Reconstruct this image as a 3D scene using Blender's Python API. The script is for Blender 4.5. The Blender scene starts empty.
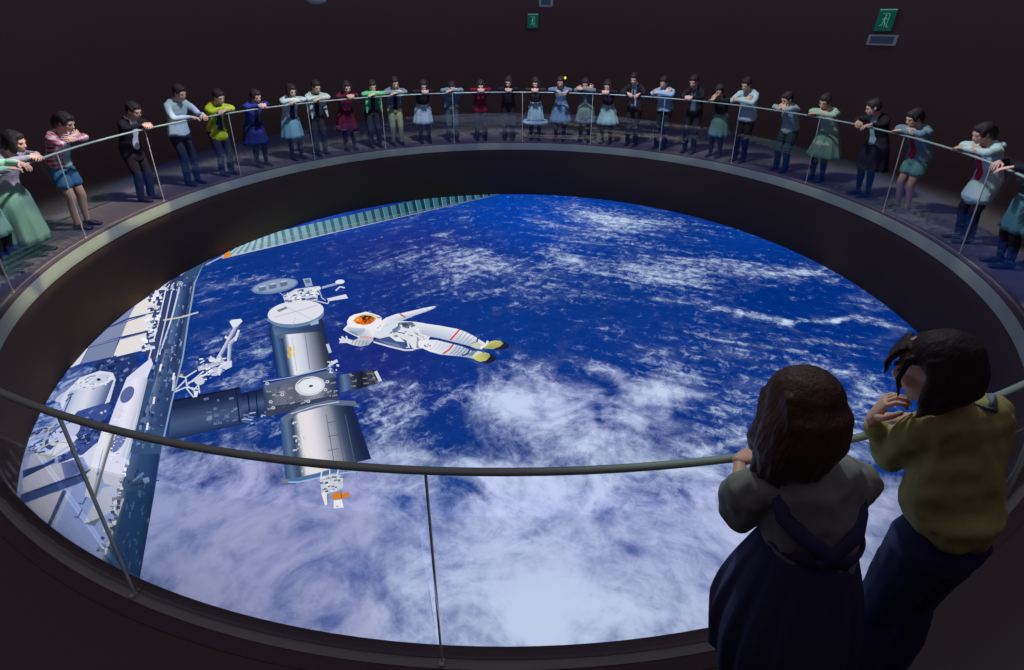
import bpy, bmesh, math, random
import numpy as np
from mathutils import Vector, Matrix, noise
random.seed(7); np.random.seed(7)
SC = bpy.context.scene
COL = SC.collection
PI = math.pi
def srgb(c):
    return tuple(((v/255)/12.92 if v/255 <= .04045 else ((v/255+.055)/1.055)**2.4) for v in c)

# ------------------------------------------------------------------ camera
CAM = np.array([0.01675, -6.61378, 2.39918]); FPX = 490.75
pitch, yaw, roll = 0.568990, 0.0023484, -0.00097955
def _basis():
    cy, sy, cp, sp = math.cos(yaw), math.sin(yaw), math.cos(pitch), math.sin(pitch)
    fw = np.array([sy*cp, cy*cp, -sp]); r = np.array([cy, -sy, 0.]); u = np.cross(r, fw)
    cr, sr = math.cos(roll), math.sin(roll)
    return cr*r+sr*u, -sr*r+cr*u, fw
CR, CU, CF = _basis()
cd = bpy.data.cameras.new('camera'); cd.lens = FPX/1024*36; cd.sensor_width = 36; cd.clip_start = .05; cd.clip_end = 100
co = bpy.data.objects.new('camera', cd); COL.objects.link(co)
m3 = Matrix((tuple(CR), tuple(CU), tuple(-CF))).transposed()
co.matrix_world = Matrix.Translation(Vector(CAM)) @ m3.to_4x4()
SC.camera = co
vs = SC.view_settings
vs.view_transform = 'Standard'; vs.look = 'None'; vs.exposure = 0; vs.gamma = 1; vs.use_curve_mapping = False
SC.cycles.use_denoising = True
SC.cycles.max_bounces = 8; SC.cycles.transparent_max_bounces = 16
SC.cycles.sample_clamp_indirect = 4

SCREEN_Z = -1.30
def S(x, y, z=SCREEN_Z):
    """where the sight line through a picture point of the photograph meets the screen (tracing of the shown film)"""
    d = (x-512)/FPX*CR - (y-335)/FPX*CU + CF
    t = (z-CAM[2])/d[2]; p = CAM+d*t
    return (p[0], p[1])

# ------------------------------------------------------------------ materials
MATS = {}
def mat(name, rgb, rough=.8, metal=0., spec=.3, fabric=0., scale=60., sheen=0., tint2=None, pattern=None):
    if name in MATS: return MATS[name]
    m = bpy.data.materials.new(name); m.use_nodes = True; nt = m.node_tree; b = nt.nodes['Principled BSDF']
    c = srgb(rgb); b.inputs['Base Color'].default_value = (*c, 1)
    b.inputs['Roughness'].default_value = rough; b.inputs['Metallic'].default_value = metal
    b.inputs['Specular IOR Level'].default_value = spec
    tc = nt.nodes.new('ShaderNodeTexCoord')
    n = nt.nodes.new('ShaderNodeTexNoise'); n.inputs['Scale'].default_value = scale; n.inputs['Detail'].default_value = 4
    nt.links.new(tc.outputs['Object'], n.inputs['Vector'])
    mx = nt.nodes.new('ShaderNodeMix'); mx.data_type = 'RGBA'
    c2 = srgb(tint2) if tint2 else tuple(v*.8 for v in c)
    mx.inputs['A'].default_value = (*c, 1); mx.inputs['B'].default_value = (*c2, 1)
    fac = n.outputs['Fac']
    if pattern == 'plaid':
        w = []
        for ax in ('X', 'Z'):
            wv = nt.nodes.new('ShaderNodeTexWave'); wv.wave_type = 'BANDS'; wv.bands_direction = ax
            wv.inputs['Scale'].default_value = 7.5 if ax == 'X' else 6.0; wv.inputs['Distortion'].default_value = .6
            nt.links.new(tc.outputs['Object'], wv.inputs['Vector']); w.append(wv)
        a = nt.nodes.new('ShaderNodeMath'); a.operation = 'MULTIPLY'
        g0 = nt.nodes.new('ShaderNodeMath'); g0.operation = 'ADD'
        nt.links.new(w[0].outputs['Fac'], g0.inputs[0]); nt.links.new(w[1].outputs['Fac'], g0.inputs[1])
        a.inputs[1].default_value = .55; nt.links.new(g0.outputs[0], a.inputs[0]); fac = a.outputs[0]
    if pattern == 'brick_tiles':
        pass
    nt.links.new(fac, mx.inputs['Factor']); nt.links.new(mx.outputs['Result'], b.inputs['Base Color'])
    if fabric:
        bp = nt.nodes.new('ShaderNodeBump'); bp.inputs['Strength'].default_value = fabric; bp.inputs['Distance'].default_value = .004
        n2 = nt.nodes.new('ShaderNodeTexNoise'); n2.inputs['Scale'].default_value = 14; n2.inputs['Detail'].default_value = 2
        nt.links.new(tc.outputs['Object'], n2.inputs['Vector'])
        nt.links.new(n2.outputs['Fac'], bp.inputs['Height']); nt.links.new(bp.outputs['Normal'], b.inputs['Normal'])
    if sheen: b.inputs['Sheen Weight'].default_value = sheen
    MATS[name] = m; return m
def emis(name, rgb, k=1.):
    if name in MATS: return MATS[name]
    m = bpy.data.materials.new(name); m.use_nodes = True; nt = m.node_tree; nt.nodes.clear()
    e = nt.nodes.new('ShaderNodeEmission'); o = nt.nodes.new('ShaderNodeOutputMaterial')
    e.inputs[0].default_value = (*srgb(rgb), 1); e.inputs[1].default_value = k
    nt.links.new(e.outputs[0], o.inputs[0]); MATS[name] = m; return m

# ------------------------------------------------------------------ helpers
def tag(o, label=None, cat=None, group=None, kind=None):
    if label: o['label'] = label
    if cat: o['category'] = cat
    if group: o['group'] = group
    if kind: o['kind'] = kind
    return o
def empty(name, loc=(0, 0, 0), rz=0):
    o = bpy.data.objects.new(name, None); COL.objects.link(o); o.location = loc; o.rotation_euler = (0, 0, rz)
    o.empty_display_size = .1; return o
def mkobj(name, me, m=None, parent=None, smooth=True):
    o = bpy.data.objects.new(name, me); COL.objects.link(o)
    if m is not None:
        me.materials.clear(); me.materials.append(m)
    if smooth:
        for p in me.polygons: p.use_smooth = True
    if parent: o.parent = parent
    return o
def from_bm(name, bm, m=None, parent=None, smooth=True):
    me = bpy.data.meshes.new(name); bm.normal_update(); bm.to_mesh(me); bm.free()
    return mkobj(name, me, m, parent, smooth)
def lathe(name, prof, m, seg=256, parent=None, smooth=False, closed=True, a0=0., a1=2*PI):
    """ring with a closed (r,z) profile"""
    bm = bmesh.new(); full = abs(a1-a0-2*PI) < 1e-6; n = seg if full else seg+1
    rings = []
    for i in range(n):
        a = a0+(a1-a0)*i/seg
        rings.append([bm.verts.new((r*math.sin(a), r*math.cos(a), z)) for r, z in prof])
    k = len(prof); last = n if full else n-1
    for i in range(last):
        A, B = rings[i], rings[(i+1) % n]
        for j in range(k if closed else k-1):
            bm.faces.new((A[j], B[j], B[(j+1) % k], A[(j+1) % k]))
    if not full and closed:
        bm.faces.new(rings[0]); bm.faces.new(rings[-1][::-1])
    bmesh.ops.recalc_face_normals(bm, faces=bm.faces)
    return from_bm(name, bm, m, parent, smooth)
def add_box(bm, c, s, rot=None):
    r = bmesh.ops.create_cube(bm, size=1)
    M = Matrix.Translation(c) @ (rot.to_4x4() if rot else Matrix.Identity(4)) @ Matrix.Diagonal((*s, 1))
    bmesh.ops.transform(bm, matrix=M, verts=r['verts'])
    return r['verts']
def bevel_all(bm, w, seg=2):
    bmesh.ops.bevel(bm, geom=list(bm.edges), offset=w, segments=seg, affect='EDGES', profile=.5)

# ------------------------------------------------------------------ world
W = bpy.data.worlds.new('dim_room'); SC.world = W; W.use_nodes = True
W.node_tree.nodes['Background'].inputs[0].default_value = (.212, .170, .212, 1)
W.node_tree.nodes['Background'].inputs[1].default_value = 1.

# ------------------------------------------------------------------ room shell
dark = mat('black_wall_paint', (112, 100, 102), .95, spec=.05, scale=3, tint2=(108, 96, 97))
dfloor = mat('black_carpet', (98, 92, 92), .97, spec=.05, scale=200)
lathe('wall_back', [(8.2, -.1), (8.2, 4.6), (8.4, 4.6), (8.4, -.1)], dark, 128, smooth=False)['kind'] = 'structure'
lathe('floor', [(5.66, -.16), (5.66, 0), (8.25, 0), (8.25, -.16)], dfloor, 160)['kind'] = 'structure'
fascia = mat('grey_painted_steel', (176, 190, 164), .75, spec=.2, scale=5)
darkm = mat('black_coated_steel', (92, 84, 92), .7, spec=.15, scale=20)
tag(lathe('trim_1', [(5.5, -.155), (5.5, -.004), (5.53, -.004), (5.53, -.155)], fascia, 256), kind='structure')
tag(lathe('trim_2', [(5.502, -.004), (5.502, .014), (5.555, .014), (5.555, -.004)], darkm, 256), kind='structure')
tag(lathe('trim_3', [(5.553, -.15), (5.553, .006), (5.595, .006), (5.595, -.15)], mat('pale_channel', (150, 158, 158), .7, 0, scale=8), 256), kind='structure')
tag(lathe('trim_4', [(5.593, -.15), (5.593, .003), (5.66, .003), (5.66, -.15)], darkm, 256), kind='structure')
well = mat('black_velvet_lining', (96, 80, 68), .95, spec=.05, scale=30)
tag(lathe('well_wall', [(5.515, -.155), (5.80, -1.31), (5.95, -1.31), (5.95, -.155)], well, 256), kind='structure')  # lining wall of the well, from the rim down to the screen
# ------------------------------------------------------------------ the floor screen and the film on it
screen = empty('projection_screen', (0, 0, SCREEN_Z))
tag(screen, 'huge round floor screen showing blue Earth, clouds, a space station and a spacewalker', 'screen')
def P2(x, y):                                   # picture coords -> screen metres, vectorised by caller
    return S(x, y)
# picture coordinates of a screen point (the same projective map, inverted)
def pic(X, Y):
    d = np.stack([X-CAM[0], Y-CAM[1], np.full_like(X, SCREEN_Z-CAM[2])], -1)
    z = d@CF; z = np.maximum(z, .3)
    return 512+FPX*(d@CR)/z, 335-FPX*(d@CU)/z

def smooth01(t): t = np.clip(t, 0, 1); return t*t*(3-2*t)
def blob(px, py, x, y, rx, ry, ang=0):
    a = math.radians(ang); dx, dy = px-x, py-y
    u = (dx*math.cos(a)+dy*math.sin(a))/rx; v = (-dx*math.sin(a)+dy*math.cos(a))/ry
    return np.exp(-(u*u+v*v))
def stroke(px, py, pts, w):
    best = np.full_like(px, 1e9)
    for (x0, y0), (x1, y1) in zip(pts, pts[1:]):
        L2 = (x1-x0)**2+(y1-y0)**2
        t = np.clip(((px-x0)*(x1-x0)+(py-y0)*(y1-y0))/L2, 0, 1)
        best = np.minimum(best, (px-x0-t*(x1-x0))**2+(py-y0-t*(y1-y0))**2)
    return np.exp(-best/(w*w))

# radial/angular grid fine enough to carry the cloud map
NX = 420
xs = np.linspace(-5.85, 5.85, NX); ys = np.linspace(-5.85, 5.85, NX)
GX, GY = np.meshgrid(xs, ys)
px, py = pic(GX.ravel(), GY.ravel())
# --- coverage of clouds
B = np.full_like(px, -.62)
def add(k, f): 
    global B
    B = B + k*f
# broken cloud field upper left / centre
for (x, y, rx, ry, a, k) in [
    (396, 262, 34, 9, -8, .55), (455, 252, 40, 7, 5, .50), (452, 266, 38, 9, -12, .6), (452, 283, 34, 7, -20, .55), (500, 268, 28, 12, 15, .45),
    (540, 278, 22, 22, 30, .42), (495, 292, 45, 6, -5, .42), (425, 216, 38, 4, -10, .3), (446, 236, 16, 4, 10, .6), (470, 225, 22, 8, 50, .35),
    (560, 262, 26, 10, 25, .35), (400, 228, 20, 4, 0, .3), (585, 295, 40, 10, 5, .25), (520, 310, 30, 6, 0, .3),
    (590, 215, 45, 7, 8, .7), (640, 222, 70, 9, 3, .62), (600, 232, 42, 9, -12, .5), (545, 223, 28, 4, 12, .5), (575, 205, 30, 4, 0, .35),
    (625, 240, 50, 7, 8, .4), (570, 258, 24, 6, 20, .55), (640, 272, 55, 12, 6, .85), (690, 282, 40, 8, 10, .6), (740, 268, 55, 9, 5, .65),
    (790, 273, 40, 5, -3, .6), (825, 276, 30, 6, 12, .6), (700, 262, 40, 7, 3, .45), (870, 305, 18, 14, 40, .35),
    (230, 285, 34, 4, -2, .75), (262, 278, 26, 3, -4, .7), (215, 277, 14, 3, 0, .4), (205, 300, 10, 12, 0, .3), (200, 255, 10, 4, 0, .4),
    (232, 338, 30, 14, -15, .35), (215, 355, 26, 16, -20, .42), (262, 345, 16, 22, 10, .5), (240, 382, 26, 8, -14, .8), (258, 372, 18, 8, -10, .4),
    (335, 322, 14, 6, 0, .55), (390, 306, 28, 4, -3, .28), (362, 312, 14, 2, 0, .4), (385, 357, 3, 9, 25, .5), (280, 307, 10, 7, 30, .4),
    (405, 410, 30, 26, 10, .5), (372, 405, 16, 30, 0, .5), (400, 385, 36, 8, 10, .35), (392, 440, 26, 24, 0, .5), (450, 390, 14, 6, -20, .3),
    (250, 430, 40, 12, 0, .45), (275, 405, 20, 10, 0, .35), (190, 430, 22, 10, 0, .5), (60, 400, 40, 30, 0, .9), (100, 380, 40, 20, 0, .5), (80, 530, 50, 60, 0, 1.3), (60, 460, 40, 40, 0, .8),
    # the big bright bank in the middle
    (545, 410, 66, 24, 10, .95), (500, 402, 38, 20, 0, .8), (535, 370, 26, 12, 25, .65), (600, 372, 26, 10, 25, .75), (640, 405, 42, 22, -22, .85), (655, 388, 18, 12, 0, .5), (668, 394, 26, 7, 5, .5),
    (612, 388, 18, 8, 30, -.75), (598, 420, 5, 14, -10, -.5), (540, 412, 10, 6, 40, -.5), (615, 425, 6, 12, 0, -.3), (655, 352, 18, 5, 8, .6), (690, 350, 16, 4, 0, .3),
    (560, 440, 75, 18, 0, .55), (470, 432, 26, 14, 0, -.25), (640, 450, 60, 14, 5, .6), (700, 440, 40, 14, -10, .5), (720, 415, 30, 8, 30, .35),
    (680, 375, 22, 12, 20, .3), (740, 400, 22, 14, 30, .3), (740, 355, 40, 3, 10, .3), (870, 400, 26, 26, 20, .55), (700, 395, 30, 3, 8, .35), (760, 445, 40, 8, -5, .45),
    (860, 440, 30, 20, 10, .7), (690, 470, 60, 12, 0, .55)]:
    add(k, blob(px, py, x, y, rx, ry, a))
for (x, y, rx, ry, a, k) in [(460, 270, 90, 30, 0, .22), (600, 235, 120, 30, 0, .15), (700, 275, 140, 24, 4, .16), (720, 370, 130, 50, 8, .26), (560, 300, 90, 14, 0, .1), (600, 410, 150, 50, 0, .2),
    (820, 400, 90, 60, 8, .25), (230, 350, 50, 60, 0, .15), (560, 470, 200, 30, 0, .3), (400, 420, 60, 50, 0, .1)]:
    add(k, blob(px, py, x, y, rx, ry, a))
# thin bright lines of cloud on the right
for pts, w, k in [([(655, 298), (690, 303), (724, 309), (740, 315)], 3.0, .75), ([(738, 312), (765, 317), (790, 323)], 4.0, 1.0), ([(785, 321), (815, 322), (838, 321)], 2.2, .9),
                  ([(835, 321), (853, 316), (870, 320), (905, 331)], 3.0, .9), ([(684, 331), (720, 340), (760, 346), (806, 352)], 2.0, .75),
                  ([(600, 327), (622, 333)], 3.0, .5), ([(780, 338), (820, 341), (860, 348)], 3.0, .5), ([(680, 374), (720, 382)], 1.6, .6),
                  ([(785, 324), (802, 334)], 2.2, .4), ([(792, 363), (840, 372), (880, 382)], 3, .4), ([(640, 318), (680, 330)], 2.2, .2),
                  ([(855, 388), (900, 402)], 5, .4), ([(700, 452), (742, 440)], 4, .5)]:
    add(k, stroke(px, py, pts, w))
# cloud sheet over the near part
sheet = smooth01((py-(446+.05*(px-500)))/34)
left_sheet = smooth01((py-435)/26)*smooth01((470-px)/60)
B = B + 1.05*np.maximum(sheet, left_sheet)
for (x, y, rx, ry, a, k) in [
    (447, 486, 34, 16, 5, -.75), (400, 515, 34, 18, -35, -.36), (300, 530, 28, 16, -30, -.22), (345, 555, 40, 10, -15, -.12), (335, 505, 28, 8, -20, .3), (380, 560, 40, 40, 0, -.22),
    (330, 620, 16, 8, -20, -.45), (455, 515, 18, 18, 0, -.5), (400, 545, 30, 20, -30, -.2), (235, 470, 20, 8, 0, -.15), (230, 560, 90, 60, 0, .3), (190, 520, 22, 6, -20, -.18), (230, 500, 60, 26, 0, .2),
    (575, 595, 110, 60, 0, .45), (530, 625, 40, 40, 0, .5), (630, 550, 8, 5, 0, -.25), (480, 560, 50, 40, 0, .25), (205, 590, 60, 20, 10, -.1), (375, 605, 30, 12, -25, .25),
    (560, 500, 60, 12, 0, .1), (640, 490, 30, 8, 0, -.35), (670, 478, 40, 8, 0, -.45), (632, 545, 12, 10, 30, -.35), (665, 500, 30, 8, -5, -.25), (600, 520, 30, 7, 10, -.2), (705, 485, 30, 8, -10, -.35)]:
    add(k, blob(px, py, x, y, rx, ry, a))
# --- softness: broken far cloud is crisp, near sheet soft
Sf = np.clip(.12+.85*np.maximum(smooth01((py-350)/60)*smooth01((px-440)/80)*smooth01((720-px)/60), smooth01((py-425)/50)), 0, 1)
# --- ocean and cloud colours
def mixc(a, b, t): return a*(1-t[:, None])+b*t[:, None]
oc = np.tile(np.array([12., 52., 132.]), (px.size, 1))
oc = mixc(oc, np.array([4., 66., 168.]), blob(px, py, 520, 215, 110, 40))
oc = mixc(oc, np.array([34., 46., 130.]), blob(px, py, 410, 250, 90, 35)*.85)
oc = mixc(oc, np.array([32., 40., 120.]), blob(px, py, 370, 360, 80, 60)*.8)
oc = mixc(oc, np.array([28., 78., 185.]), blob(px, py, 330, 222, 60, 12)*.7)
oc = mixc(oc, np.array([2., 46., 126.]), smooth01((px-640)/120)*smooth01((400-py)/60))
oc = mixc(oc, np.array([4., 58., 146.]), blob(px, py, 760, 230, 60, 30))
oc = mixc(oc, np.array([14., 50., 122.]), smooth01((py-395)/60)*.8)
oc = mixc(oc, np.array([88., 108., 172.]), smooth01((py-470)/50)*.9)
oc = mixc(oc, np.array([22., 66., 140.]), blob(px, py, 445, 490, 50, 22)*.85)
oc = mixc(oc, np.array([30., 50., 120.]), blob(px, py, 30, 380, 200, 60)*.3)
cc = np.tile(np.array([196., 216., 242.]), (px.size, 1))
cc = mixc(cc, np.array([196., 204., 242.]), blob(px, py, 570, 410, 120, 60))
cc = mixc(cc, np.array([168., 172., 216.]), smooth01((py-430)/40)*smooth01((470-px)/120))
cc = mixc(cc, np.array([196., 204., 244.]), smooth01((py-450)/50)*smooth01((px-350)/120))
cc = mixc(cc, np.array([208., 222., 255.]), blob(px, py, 560, 640, 170, 70))
cc = mixc(cc, np.array([160., 182., 240.]), blob(px, py, 70, 500, 90, 120))
def lin(a):
    a = a/255; return np.where(a <= .04045, a/12.92, ((a+.055)/1.055)**2.4)
oc, cc = lin(oc), lin(cc)
me = bpy.data.meshes.new('film_image')
R2 = (GX**2+GY**2).ravel()
idx = np.arange(NX*NX).reshape(NX, NX)
q = np.stack([idx[:-1, :-1], idx[:-1, 1:], idx[1:, 1:], idx[1:, :-1]], -1).reshape(-1, 4)
keep = (R2[q] < 5.84**2).any(1); q = q[keep]
used = np.unique(q); remap = -np.ones(NX*NX, int); remap[used] = np.arange(len(used))
V = np.stack([GX.ravel()[used], GY.ravel()[used], np.zeros(len(used))], -1)
rv = np.hypot(V[:, 0], V[:, 1]); V[:, :2] *= np.minimum(1, 5.798/np.maximum(rv, 1e-6))[:, None]
me.from_pydata(V.tolist(), [], remap[q].tolist())
for nm, arr in (('oc', oc), ('cc', cc)):
    at = me.attributes.new(nm, 'FLOAT_COLOR', 'POINT')
    at.data.foreach_set('color', np.concatenate([arr[used], np.ones((len(used), 1))], 1).astype(np.float32).ravel())
for nm, arr in (('bias', B), ('soft', Sf)):
    at = me.attributes.new(nm, 'FLOAT', 'POINT'); at.data.foreach_set('value', arr[used].astype(np.float32))
m = bpy.data.materials.new('earth_film'); m.use_nodes = True; nt = m.node_tree; nt.nodes.clear(); N = nt.nodes.new; L = nt.links.new
def math_(op, a, b=None, c=None):
    n = N('ShaderNodeMath'); n.operation = op
    for i, v in enumerate((a, b, c)):
        if v is None: continue
        if isinstance(v, (int, float)): n.inputs[i].default_value = v
        else: L(v, n.inputs[i])
    return n.outputs[0]
def attr(n_):
    a = N('ShaderNodeAttribute'); a.attribute_name = n_; return a
tc = N('ShaderNodeTexCoord')
def nz(scale, detail, rough, dist=0., vec=None, off=0., ms=(1, 1, 1), rz=0):
    mp = N('ShaderNodeMapping'); mp.inputs['Location'].default_value = (off, off*.7, 0); mp.inputs['Scale'].default_value = ms; mp.inputs['Rotation'].default_value = (0, 0, rz)
    L(tc.outputs['Object'], mp.inputs[0])
    n = N('ShaderNodeTexNoise'); n.inputs['Scale'].default_value = scale; n.inputs['Detail'].default_value = detail
    n.inputs['Roughness'].default_value = rough; n.inputs['Distortion'].default_value = dist
    L(mp.outputs[0], n.inputs['Vector']); return n.outputs['Fac']
fine = nz(6.5, 8, .76, .6, off=3.1)
def flow(deg, off):
    mp = N('ShaderNodeMapping'); mp.vector_type = 'TEXTURE'; mp.inputs['Location'].default_value = (off, off*.3, 0)
    mp.inputs['Rotation'].default_value = (0, 0, math.radians(deg)); mp.inputs['Scale'].default_value = (1/.42, 1/2.3, 1)
    L(tc.outputs['Object'], mp.inputs[0])
    n = N('ShaderNodeTexNoise'); n.inputs['Scale'].default_value = 2.0; n.inputs['Detail'].default_value = 9
    n.inputs['Roughness'].default_value = .7; n.inputs['Distortion'].default_value = .25
    L(mp.outputs[0], n.inputs['Vector']); return n.outputs['Fac']
sx = N('ShaderNodeSeparateXYZ'); L(tc.outputs['Object'], sx.inputs[0])
fm_ = N('ShaderNodeMapRange'); fm_.inputs['From Min'].default_value = -1.6; fm_.inputs['From Max'].default_value = 1.4; L(sx.outputs['X'], fm_.inputs['Value'])
st = N('ShaderNodeMix'); st.data_type = 'FLOAT'; L(fm_.outputs[0], st.inputs['Factor']); L(flow(38, 2.), st.inputs['A']); L(flow(-20, 7.), st.inputs['B'])
streak = st.outputs['Result']
big = nz(1.15, 8, .62, 1.5, off=1.7)
# crisp: sharp threshold of fine+streak ; soft: wide threshold of big
crispn = math_('ADD', math_('MULTIPLY', fine, .66), math_('MULTIPLY', streak, .46))       # mean ~.56
softn = math_('ADD', math_('MULTIPLY', big, .7), math_('MULTIPLY', fine, .25))             # mean ~.475
bias = attr('bias').outputs['Fac']; soft = attr('soft').outputs['Fac']
def ss(v, lo, hi):
    n = N('ShaderNodeMapRange'); n.interpolation_type = 'SMOOTHSTEP'; n.inputs['From Min'].default_value = lo; n.inputs['From Max'].default_value = hi
    L(v, n.inputs['Value']); return n.outputs[0]
cr = ss(math_('ADD', math_('MULTIPLY_ADD', crispn, 10.5, -5.95), math_('MULTIPLY', bias, 1.55)), -.45, 2.0)
sf = ss(math_('ADD', math_('ADD', math_('MULTIPLY_ADD', softn, 5.6, -2.7), bias), math_('MULTIPLY_ADD', streak, 1.0, -.5)), -.6, 1.25)
cov = N('ShaderNodeMix'); cov.data_type = 'FLOAT'
L(soft, cov.inputs['Factor']); L(cr, cov.inputs['A']); L(sf, cov.inputs['B'])
mc = N('ShaderNodeMix'); mc.data_type = 'RGBA'
oca = attr('oc'); cca = attr('cc')
ocv = N('ShaderNodeVectorMath'); ocv.operation = 'SCALE'
L(oca.outputs['Color'], ocv.inputs[0]); L(math_('MULTIPLY_ADD', crispn, 1.3, .3), ocv.inputs['Scale'])
L(cov.outputs['Result'], mc.inputs['Factor']); L(ocv.outputs[0], mc.inputs['A']); L(cca.outputs['Color'], mc.inputs['B'])
e = N('ShaderNodeEmission'); L(mc.outputs['Result'], e.inputs[0]); e.inputs[1].default_value = 1.
o_ = N('ShaderNodeOutputMaterial'); L(e.outputs[0], o_.inputs[0])
mkobj('film_image', me, m, screen, False)
lathe('screen_panel', [(.02, -.06), (.02, -.004), (5.79, -.004), (5.79, -.06)], darkm, 128, parent=screen)

# coloured flat shapes of the film
fm = bpy.data.materials.new('film_colours'); fm.use_nodes = True; nt = fm.node_tree; nt.nodes.clear()
a = nt.nodes.new('ShaderNodeAttribute'); a.attribute_name = 'Col'; e = nt.nodes.new('ShaderNodeEmission'); o_ = nt.nodes.new('ShaderNodeOutputMaterial')
nt.links.new(a.outputs['Color'], e.inputs[0]); nt.links.new(e.outputs[0], o_.inputs[0])
class Film:
    """one drawn figure of the film: flat coloured shapes traced on the screen, later shapes a hair above earlier ones"""
    def __init__(s, name, base): s.name = name; s.v = []; s.f = []; s.c = []; s.k = base
    def layer(s, n=1): s.k += n
    def poly(s, pts, col, cols=None, z=None):
        s.k += 1; i0 = len(s.v)
        cx = sum(p[0] for p in pts)/len(pts); cy = sum(p[1] for p in pts)/len(pts)
        for i, (x, y) in enumerate(pts):
            X, Y = S(x, y); s.v.append((X, Y, .0004*s.k)); s.c.append(srgb(cols[i] if cols else col))
        s.f.append(tuple(range(i0, i0+len(pts))))
    def ell(s, x, y, rx, ry, ang, col, n=28, a0=0, a1=360):
        a = math.radians(ang); pts = []
        for i in range(n):
            t = math.radians(a0+(a1-a0)*i/n)
            u, v = rx*math.cos(t), ry*math.sin(t)
            pts.append((x+u*math.cos(a)-v*math.sin(a), y+u*math.sin(a)+v*math.cos(a)))
        s.poly(pts, col)
    def line(s, pts, w, col, col2=None):
        for (x0, y0), (x1, y1) in zip(pts, pts[1:]):
            L_ = math.hypot(x1-x0, y1-y0) or 1; nx, ny = -(y1-y0)/L_*w/2, (x1-x0)/L_*w/2
            s.poly([(x0+nx, y0+ny), (x1+nx, y1+ny), (x1-nx, y1-ny), (x0-nx, y0-ny)], col, [col, col, col2 or col, col2 or col])
    def barrel(s, tl, tr, br, bl, cols, bow=0., top_bow=None):
        """a cylinder seen from the side: columns shaded across; ends bowed by `bow` px"""
        s.k += 1; n = len(cols); tb = bow if top_bow is None else top_bow
        def E_(a, b, u, bw): return (a[0]+(b[0]-a[0])*u, a[1]+(b[1]-a[1])*u+bw*4*u*(1-u))
        for i in range((n-1)*3):
            u0, u1 = i/((n-1)*3), (i+1)/((n-1)*3)
            def cc_(u):
                t = u*(n-1); k = min(int(t), n-2); t -= k
                return tuple(cols[k][j]*(1-t)+cols[k+1][j]*t for j in range(3))
            i0 = len(s.v)
            for (pt, u) in ((E_(tl, tr, u0, tb), u0), (E_(tl, tr, u1, tb), u1), (E_(bl, br, u1, bow), u1), (E_(bl, br, u0, bow), u0)):
                X, Y = S(*pt); s.v.append((X, Y, .0004*s.k)); s.c.append(srgb(cc_(u)))
            s.f.append((i0, i0+1, i0+2, i0+3))
    def speck(s, quad, n, cols, w=(1, 3), h=(1, 2), seed=1, ang=0):
        r = random.Random(seed); s.k += 1; k = s.k
        for _ in range(n):
            u, v = r.random(), r.random()
            x = (quad[0][0]*(1-u)+quad[1][0]*u)*(1-v)+(quad[3][0]*(1-u)+quad[2][0]*u)*v
            y = (quad[0][1]*(1-u)+quad[1][1]*u)*(1-v)+(quad[3][1]*(1-u)+quad[2][1]*u)*v
            ww, hh = r.uniform(*w)/2, r.uniform(*h)/2; a_ = math.radians(ang+r.uniform(-12, 12)); ca, sa = math.cos(a_), math.sin(a_)
            s.k = k+r.randint(0, 3)
            s.poly([(x+ca*dx*ww-sa*dy*hh, y+sa*dx*ww+ca*dy*hh) for dx, dy in ((-1, -1), (1, -1), (1, 1), (-1, 1))], r.choice(cols))
        s.k = k+5
    def build(s):
        v = []; # keep inside the screen disc
        for (X, Y, Z) in s.v:
            r = math.hypot(X, Y); 
            if r > 5.79: X, Y = X*5.79/r, Y*5.79/r
            v.append((X, Y, Z))
        me = bpy.data.meshes.new(s.name); me.from_pydata(v, [], s.f)
        at = me.attributes.new('Col', 'FLOAT_COLOR', 'POINT')
        at.data.foreach_set('color', [x for c in s.c for x in (*c, 1)])
        return mkobj(s.name, me, fm, screen, False)

# solar wing along the far edge
F = Film('solar_wing', 4)
lo = lambda t: (222+(500-222)*t, 258.5+(193.5-258.5)*t)
hi = lambda t: (lo(t)[0]-3, lo(t)[1]-13.6+2*t)
n = 34
F.poly([lo(0), lo(1), hi(1), hi(0)], (28, 62, 92))
for i in range(n):
    t0, t1 = i/n, (i+.55)/n
    f = max(0, 1-i/n*1.5)
    c1 = tuple(int(a_*(f)+b_*(1-f)) for a_, b_ in zip((186, 214, 218), (52, 104, 124)))
    c2 = tuple(int(a_*(f)+b_*(1-f)) for a_, b_ in zip((112, 160, 182), (22, 52, 72)))
    F.poly([lo(t0), lo(t1), hi(t1), hi(t0)], c1); F.k -= 1
    F.poly([lo(t1), lo((i+1)/n), hi((i+1)/n), hi(t1)], c2); F.k -= 1
F.k += 2
for r_ in (.22, .42, .62, .82):
    a_ = [lo(0), lo(1)]; b_ = [hi(0), hi(1)]
    F.line([(a_[0][0]*(1-r_)+b_[0][0]*r_, a_[0][1]*(1-r_)+b_[0][1]*r_), (a_[1][0]*(1-r_)+b_[1][0]*r_, a_[1][1]*(1-r_)+b_[1][1]*r_)], .5, (96, 130, 140))
for i in range(n+1):
    F.line([lo(i/n), hi(i/n)], .5, (120, 160, 165)); F.k -= 1
F.k += 2
F.line([lo(0), lo(1)], 1.2, (176, 180, 196)); F.line([hi(0), hi(1)], 1.2, (176, 160, 150))
F.poly([(222, 256), (230, 251), (231, 256), (224, 259)], (222, 138, 40)); F.line([(204, 266), (224, 256)], 1.2, (170, 180, 200))
F.build()

# long truss with panels on the left
F = Film('station_truss', 3)
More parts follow.
